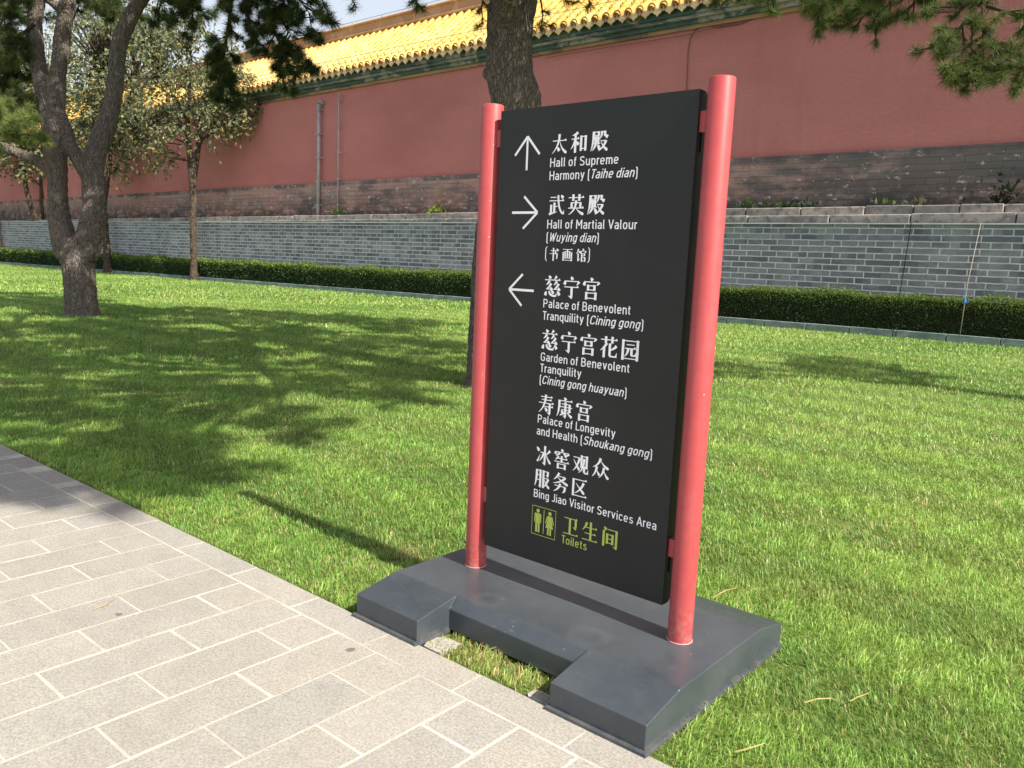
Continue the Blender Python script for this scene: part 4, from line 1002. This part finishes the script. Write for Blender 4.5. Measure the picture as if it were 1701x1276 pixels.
# pine standing to the right, whose low boughs reach into the picture
def pine_right():
    t = thing('pine_tree', 'pine at the right whose low green boughs hang across the top of the red wall', 'tree', (3.6, 12.6, 0), 'pine trees on the lawn')
    trunk = [(3.6, 12.6, -.2, .42), (3.55, 12.6, .3, .34), (3.4, 12.55, 2, .29), (3.1, 12.5, 4, .26), (2.9, 12.5, 5.6, .22), (3.0, 12.7, 7.5, .16)]
    L1 = [(2.9, 12.5, 6.0, .14), (2.0, 11.0, 7.8, .11), (.8, 9.2, 7.6, .085), (-.5, 7.5, 6.1, .05)]
    L2 = [(3.0, 12.6, 6.6, .13), (1.4, 11.4, 8.3, .10), (-.4, 9.9, 7.8, .07), (-2.1, 8.3, 6.2, .045)]
    L3 = [(2.95, 12.5, 6.0, .13), (2.7, 13.6, 6.5, .09), (2.4, 15.2, 6.7, .05)]
    L4 = [(3.0, 12.6, 6.8, .12), (2.2, 12.4, 7.3, .08), (1.2, 12.2, 7.5, .05)]
    link('trunk', branch_mesh([trunk, L1, L2, L3, L4], .03, .018, 9), PBARK, t)
    fo = Foliage()
    a = Vector(L1[-1][:3])
    B = [((1700, -120), (1660, -40), (1632, 10), (1634, 115), 7.0), ((1634, 20), (1600, 40), (1580, 65), (1556, 80), 7.0), ((1634, 60), (1605, 78), (1575, 90), (1545, 75), 7.0), ((1634, 105), (1605, 105), (1580, 118), (1560, 122), 7.0),
         ((1634, 50), (1660, 80), (1690, 90), (1720, 105), 6.9), ((1634, 110), (1650, 118), (1685, 110), (1715, 125), 6.8), ((1660, -30), (1620, 0), (1590, 15), (1585, 20), 7.1), ((1640, 10), (1670, 20), (1700, 30), (1730, 40), 6.9), ((1634, 112), (1628, 122), (1615, 124), (1605, 125), 6.9)]
    for k, (a1, a2, a3, a4, d) in enumerate(B):
        fo.bough([at(*a1, d+.1), at(*a2, d), at(*a3, d), at(*a4, d)], .018, .006, 10 if k else 8, .20, .05, .92, .25 if k else .5, .05 if k % 2 else -.05, .5, 3)
    fo.tw.tube([Vector(L1[-2][:3]), a, at(1700, -120, 7.1)], [.05, .035, .016], 7)
    C = [((1560, -90), (1500, -40), (1480, 5), (1478, 30), 8.2), ((1520, -60), (1470, -20), (1440, 20), (1425, 40), 8.2), ((1480, -50), (1420, -30), (1380, 0), (1352, 28), 8.3), ((1420, -60), (1380, -20), (1345, 0), (1335, 15), 8.3),
         ((1540, -60), (1530, -20), (1515, 10), (1505, 22), 8.1), ((1350, -60), (1310, -40), (1285, -12), (1268, 14), 8.4), ((1330, -60), (1280, -40), (1250, -15), (1225, -6), 8.4), ((1430, -40), (1430, 0), (1410, 20), (1400, 35), 8.3),
         ((1300, -70), (1240, -50), (1215, -25), (1200, -14), 8.5), ((1560, -60), (1545, -40), (1532, -8), (1528, 4), 8.1), ((1470, -20), (1450, 10), (1452, 36), (1455, 46), 8.2), ((1380, -20), (1372, 5), (1370, 20), (1366, 30), 8.3)]
    for k, (a1, a2, a3, a4, d) in enumerate(C):
        fo.bough([at(*a1, d), at(*a2, d), at(*a3, d), at(*a4, d)], .016, .005, 9, .19, .1, .98, .3, .12 if k % 2 else -.02, .5, 3)
    e2 = Vector(L2[-1][:3])
    fo.tw.tube([Vector(L2[-2][:3]), e2, at(1420, -60, 8.3), at(1300, -70, 8.5)], [.05, .04, .025, .015], 7)
    fo.tw.tube([e2, at(1560, -90, 8.2)], [.03, .015], 6)
    fo.build(t, 72, .14, .0044, 'low_boughs')
    fo = Foliage()
    for lb, k0 in ((L1, 5), (L2, 6), (L3, 8), (L4, 7)):
        for k in range(k0):
            p = Vector(lb[1][:3]).lerp(Vector(lb[2][:3]), random.uniform(0, 1)); dr = Vector((random.gauss(0, 1), random.gauss(0, 1), random.uniform(0, .5))).normalized()
            fo.bough([p, p+dr*.7, p+dr*1.4+Vector((0, 0, .1))], .03, .008, 10, .55, 0, 1.8, .2, 0, .35, 4)
    fo.build(t, 34, .15, .010, 'crown')
pine_right()

# persimmon trees in front of the hedge
def persimmon(base_px, D, stems, blobs, nleaf, label, nfruit, shade=1.0):
    x0 = base_px
    t = thing('persimmon_tree', label, 'tree', tuple(at(*stems[0][0][:2], D)), 'persimmon trees along the hedge')
    s = D/FPX
    mb_paths = [[(*at(p[0], p[1], D+(p[3] if len(p) > 3 else 0)), p[2]*s) for p in st_] for st_ in stems]
    link('trunk', branch_mesh(mb_paths, .055, .02, 5, 8), FBARK, t)
    P, Dr = [], []
    tw = MB()
    tot = sum(b_[2]*b_[3] for b_ in blobs); centers = []
    hub = [Vector(q[:3]) for st_ in mb_paths for q in st_[1:]]
    for bx, by, rx, ry in blobs:
        n = int(nleaf*bx*0+nleaf*(rx*ry)/tot); nc = max(6, n//22)
        for c in range(nc):
            a = random.uniform(0, 2*math.pi); rr_ = math.sqrt(random.random()); dd = random.uniform(-1, 1)*rx*s*1.1
            cp = at(bx+rx*rr_*math.cos(a), by+ry*rr_*math.sin(a), D+dd)
            near = min(hub, key=lambda q: (q-cp).length)
            near = near.lerp(cp, .15)
            mid = near.lerp(cp, .6)+Vector((random.uniform(-.3, .3), random.uniform(-.3, .3), random.uniform(.1, .5)))
            tw.tube([near, mid, cp], [.045, .03, .015], 4, cap=False)
            out = (cp-near); out.z = 0; out = out.normalized() if out.length > .01 else Vector((1, 0, 0))
            tail = cp+out*.5+Vector((0, 0, -.5)); centers.append(tail)
            for k in range(n//nc):
                q = random.random(); b_ = (mid.lerp(cp, q*1.6) if q < .6 else cp.lerp(tail, (q-.6)*2.5))
                P.append(b_+Vector((random.gauss(0, .26), random.gauss(0, .26), random.gauss(0, .24))))
                d = Vector((random.gauss(0, .7), random.gauss(0, .7), random.gauss(-.55, .5)))+out*.5; Dr.append(d.normalized())
    P = np.array([tuple(q) for q in P]); Dr = np.array([tuple(q) for q in Dr]); n = len(P)
    L = RNG.uniform(.20, .36, n)*D/50; u = RNG.random((n, 1))
    C = (1-u)*np.array([.09, .115, .055])+u*np.array([.21, .22, .115]); yl = RNG.random(n) < .05; C[yl] = (.30, .24, .04)
    leaf_mesh('crown', P, Dr, L, L*.55, C, LEAFM, t, .12)
    tw.build('twigs', TWIGM, t)
    if nfruit:
        r = .075*D/50; V = []; F = []
        q = MB(); n1, n2 = 8, 5
        for i in range(n2+1):
            th = math.pi*i/n2
            for k in range(n1): q.v.append((r*math.sin(th)*math.cos(2*math.pi*k/n1), r*math.sin(th)*math.sin(2*math.pi*k/n1), .85*r*math.cos(th)))
        for i in range(n2):
            for k in range(n1): q.f.append((i*n1+k, (i+1)*n1+k, (i+1)*n1+(k+1) % n1, i*n1+(k+1) % n1)); q.m.append(0)
        fm = q.mesh('fruit', True); fm.materials.append(FRUITM)
        for k in range(nfruit):
            o = bpy.data.objects.new('fruit', fm); COL.objects.link(o); o.parent = t
            c = random.choice(centers); o.location = Vector(c)+Vector((random.gauss(0, .2), random.gauss(0, .2), random.gauss(0, .15)))-Vector(t.location)
    return t
persimmon(322, 44.0, [[(323, 468, 8), (322, 455, 6.6), (322, 420, 6), (321, 380, 6), (321, 330, 6), (320, 300, 6.5), (316, 265, 6), (314, 240, 4.5), (312, 200, 4), (315, 150, 3), (318, 90, 2.2)],
                      [(320, 300, 6), (326, 265, 5.5), (330, 240, 4.5), (334, 195, 3.5), (352, 150, 2.6), (380, 120, 2)], [(331, 238, 3.5), (360, 215, 2.6), (395, 200, 2), (440, 190, 1.5)],
                      [(314, 235, 3.5), (300, 210, 2.6), (262, 205, 2), (225, 220, 1.5)], [(314, 200, 3), (290, 160, 2.4), (265, 120, 1.8), (250, 70, 1.5)], [(334, 195, 3), (345, 120, 2.4), (350, 70, 1.6)]],
          [(300, 165, 85, 62), (385, 165, 70, 48), (432, 185, 36, 34), (235, 215, 44, 42), (330, 100, 85, 58), (270, 55, 72, 56), (255, 270, 30, 26), (400, 205, 40, 30), (315, 205, 60, 30)], 7000, 'persimmon tree with a full leafy crown and a straight lone trunk before the red wall', 14)
persimmon(180, 51.0, [[(180, 457, 11), (180, 446, 8), (178, 420, 6.5), (175, 385, 6), (172, 340, 5.5), (168, 290, 5), (165, 240, 4)], [(172, 340, 5), (180, 290, 4), (184, 240, 3.5), (180, 180, 3), (176, 120, 2.4)], [(182, 250, 3), (205, 200, 2.4), (220, 140, 2)]],
          [(190, 180, 62, 70), (160, 110, 55, 60), (215, 90, 60, 70), (150, 30, 60, 40), (180, 260, 50, 40), (225, 20, 60, 40), (130, 200, 30, 60)], 7000, 'persimmon tree whose slanted lower trunk shows just right of the forked pine', 14)
persimmon(65, 63.0, [[(66, 446, 11), (66, 436, 8), (65, 405, 7), (63, 380, 6), (52, 345, 4.5), (43, 310, 4), (38, 280, 3.5), (34, 240, 2.5)], [(64, 385, 5), (70, 350, 4.5), (69, 310, 4), (70, 270, 3.5), (74, 220, 2.5)]],
          [(40, 270, 50, 26), (70, 250, 40, 30), (20, 215, 40, 40), (70, 170, 60, 50), (20, 100, 50, 60), (95, 110, 40, 60)], 5000, 'persimmon tree with a twin stem at the far left beyond the forked pine', 6)
persimmon(-6, 64.0, [[(-4, 444, 12), (-4, 434, 9), (-6, 400, 7.5), (-12, 350, 6), (-20, 280, 5), (-30, 200, 3)]],
          [(-40, 200, 60, 60), (-20, 120, 60, 60), (-60, 100, 60, 60)], 2400, 'persimmon tree at the extreme left with only its foot in view', 0)

# weeds on the plinth ledge
wl = ['spreading dark weed growing on the plinth just right of the red post', 'low dark weed on the plinth ledge, second one right of the sign', 'wide tuft of weeds on the plinth ledge above the grey wall', 'small upright weed beside the cream plinth stone', 'pale dry weed on the plinth near the wall stain',
      'tall dark dry weed against the blackened brick at far right', 'bright yellow-green weed on the plinth left of the sign', 'small green weed at the foot of the thin pipe']
for (px, py, wdt, n, h, c), lb in zip([(1242, 352, .45, 36, .4, (.05, .09, .03)), (1287, 355, .35, 22, .25, (.05, .09, .03)), (1330, 356, .7, 36, .22, (.045, .08, .03)), (1469, 350, .25, 16, .35, (.08, .13, .04)), (1522, 352, .35, 20, .3, (.16, .15, .09)), (1666, 340, .6, 80, 1.0, (.035, .045, .025)), (724, 357, .45, 50, .5, (.22, .30, .04)), (560, 357, .5, 40, .3, (.08, .13, .03))], wl):
    b0 = on_plane_y(px, py+6, 25.0); zg = 3.46+zt(b0.x)
    t = thing('weed', lb, 'weed', (b0.x, 25.0, zg), 'weeds on the wall plinth')
    P = np.array([(b0.x+random.gauss(0, wdt/2.2), 25.0+random.gauss(0, .08), zg+abs(random.gauss(0, .35))*h) for k in range(n)])
    D = RNG.normal(size=P.shape)*.7; D[:, 2] += .6; D /= np.linalg.norm(D, axis=1)[:, None]
    L = RNG.uniform(.12, .26, n)
    leaf_mesh('leaves', P, D, L, L*.45, np.array(c)*RNG.uniform(.7, 1.3, (n, 1)), HEDGEM, t)
    q = MB()
    for k in range(0, n, 4): q.tube([(b0.x, 25.0, zg-.02), tuple(P[k])], [.012, .005], 3)
    q.build('stems', TWIGM, t)

# ------------------------------------------------------------------ grass
def grass():
    Vs, Fs, Cs = [], [], []; off = 0
    f2 = np.array([fwd.x, fwd.y]); f2 /= np.linalg.norm(f2); r2 = np.array([rgt0.x, rgt0.y])
    def pnoise(x, y, k, seed):
        g = np.random.default_rng(seed); v = np.zeros_like(x)
        for i in range(7):
            a = g.uniform(0, 2*np.pi); fr = k*g.uniform(.6, 1.9); v += np.sin((x*np.cos(a)+y*np.sin(a))*fr+g.uniform(0, 6.28))
        return v/7**.5
    for d0, d1, dens, hh, ww in ((1.2, 4.2, 16000, .031, .0034), (4.2, 7.0, 8600, .033, .0048), (7, 11, 3700, .038, .0082), (11, 17, 1400, .052, .014), (17, 26, 640, .058, .022), (26, 80, 150, .075, .05)):
        lat = .66*d1+1.6
        A = (d1-d0)*2*lat; n = int(A*dens)
        fd = RNG.uniform(d0, d1, n); la = RNG.uniform(-lat, lat, n)
        keep = np.abs(la) < .66*fd+1.6
        fd, la = fd[keep], la[keep]
        x = fd*f2[0]+la*r2[0]; y = fd*f2[1]+la*r2[1]
        k = (y > PY+.008+.012*RNG.random(len(x))) & (y < 22.86)
        k &= ~((x > BX0-.012) & (x < BX1+.012) & (y > BY0-.02) & (y < BY3+.01) & ~((x > NX0+.02) & (x < NX1-.02) & (y < NY+.01)))
        for tx, ty_, tr in ((-6.53, 7.56, .42), (-19.02, 7.66, .36)):
            k &= (x-tx)**2+(y-ty_)**2 > tr*tr
        x, y = x[k], y[k]
        bare = pnoise(x, y, 3.1, 5)+.6*pnoise(x, y, 9, 6)
        k = ~((bare > 1.75) & (RNG.random(len(x)) < .8))
        x, y, bare = x[k], y[k], bare[k]; n = len(x)
        gz = .0045*np.minimum(0, x+5)-.012
        tuftn = pnoise(x, y, 6, 2); patch = pnoise(x, y, 1.1, 3); clump = pnoise(x, y, 22, 4)
        stripe = np.tanh(3*np.sin(y*2*np.pi/1.05+.12*pnoise(x, y, .5, 8)))
        h = hh*RNG.uniform(.5, 1.3, n)*(1+.16*tuftn+.20*clump+.05*patch); h = np.maximum(h, .012)
        edge = np.clip((y-PY)/.25, 0, 1); h *= .75+.25*edge
        ang = RNG.uniform(0, 2*np.pi, n); bl = RNG.uniform(.1, 1.0, n)
        lx = np.cos(ang)*bl+.12*stripe+.16*tuftn; ly = np.sin(ang)*bl+.22*clump
        wdt = ww*RNG.uniform(.7, 1.3, n)
        sx_ = -np.sin(ang+RNG.normal(0, .5, n)); sy_ = np.cos(ang+RNG.normal(0, .5, n))
        b0 = np.stack([x, y, gz], 1); sv_ = np.stack([sx_, sy_, np.zeros(n)], 1)*wdt[:, None]*.5
        u = RNG.random(n); warm = np.clip(.5+.26*patch+.18*tuftn+RNG.normal(0, .22, n), 0, 1)[:, None]
        C = (1-warm)*np.array([.145, .285, .055])+warm*np.array([.32, .45, .11])
        C = C*(1+.15*stripe[:, None])
        dryp = np.clip(.05+.10*np.clip(bare-.4, 0, 2), .04, .4)
        innotch = (x > NX0) & (x < NX1) & (y < NY+.02); dryp = np.where(innotch, .55, dryp)
        straw_patch = np.exp(-(((x+3.0)/.25)**2+((y-2.75)/.12)**2)); dryp = np.maximum(dryp, .45*straw_patch)  # oval patch with more straw-coloured blades
        dry = RNG.random(n) < dryp
        C[dry] = np.array([.55, .46, .22])*RNG.uniform(.7, 1.2, (dry.sum(), 1))
        C *= RNG.uniform(.7, 1.3, (n, 1))*(1+.10*clump[:, None])
        m1 = b0+np.stack([lx*h*.38, ly*h*.38, h*.62], 1); tp = b0+np.stack([lx*h, ly*h, h*(1.0-.22*bl)], 1)
        if d0 < 7:
            V = np.stack([b0-sv_, b0+sv_, m1-sv_*.8, m1+sv_*.8, tp], 1).reshape(-1, 3); i = np.arange(n)[:, None]*5+off
            Fs.append(np.hstack([i, i+1, i+3])); Fs.append(np.hstack([i, i+3, i+2])); Fs.append(np.hstack([i+2, i+3, i+4])); q = 5
        else:
            V = np.stack([b0-sv_, b0+sv_, tp], 1).reshape(-1, 3); i = np.arange(n)[:, None]*3+off
            Fs.append(np.hstack([i, i+1, i+2])); q = 3
        Vs.append(V); Cs.append(np.repeat(C, q, 0)); off += len(V)
    me = np_mesh('grass', np.concatenate(Vs), np.concatenate(Fs), np.concatenate(Cs))
    tag(link('grass', me, GRASSM), 'short mown green grass of the lawn', 'grass', kind='stuff')
    print('grass tris', len(me.polygons))
grass()

# fallen twigs and needles
def dry_twig(pts, lb, grp='dry straws lying on the ground'):
    mb = MB(); mb.tube(pts, [.0022]*(len(pts)-1)+[.001], 5)
    tag(mb.build('dry_twig', DRYTWIG), lb, 'twig', grp)
def gp(px, py, z=0):
    v = at(px, py, 1)-EYE; return EYE+v*((z-CAM_H)/v.z)
zg = .040
dry_twig([gp(1184, 994, zg), gp(1197, 985, zg+.012), gp(1208, 980, zg+.014), gp(1222, 977, zg)], 'dry straw lying on the grass just behind the base, right of the red post')
dry_twig([gp(1336, 1167, zg), gp(1358, 1161, zg+.01), gp(1380, 1160, zg+.004), gp(1394, 1166, zg)], 'bent dry straw on the lawn right of the sign base')
dry_twig([gp(1412, 1165, zg), gp(1425, 1158, zg+.01), gp(1444, 1151, zg)], 'short straight dry straw on the lawn at lower right')
dry_twig([gp(1222, 1249, zg), gp(1245, 1243, zg+.01), gp(1272, 1234, zg)], 'dry straw near the bottom edge of the lawn')
dry_twig([gp(155, 1012, .004), gp(175, 1005, .008), gp(198, 990, .004)], 'dry pine needle lying on the paved path')
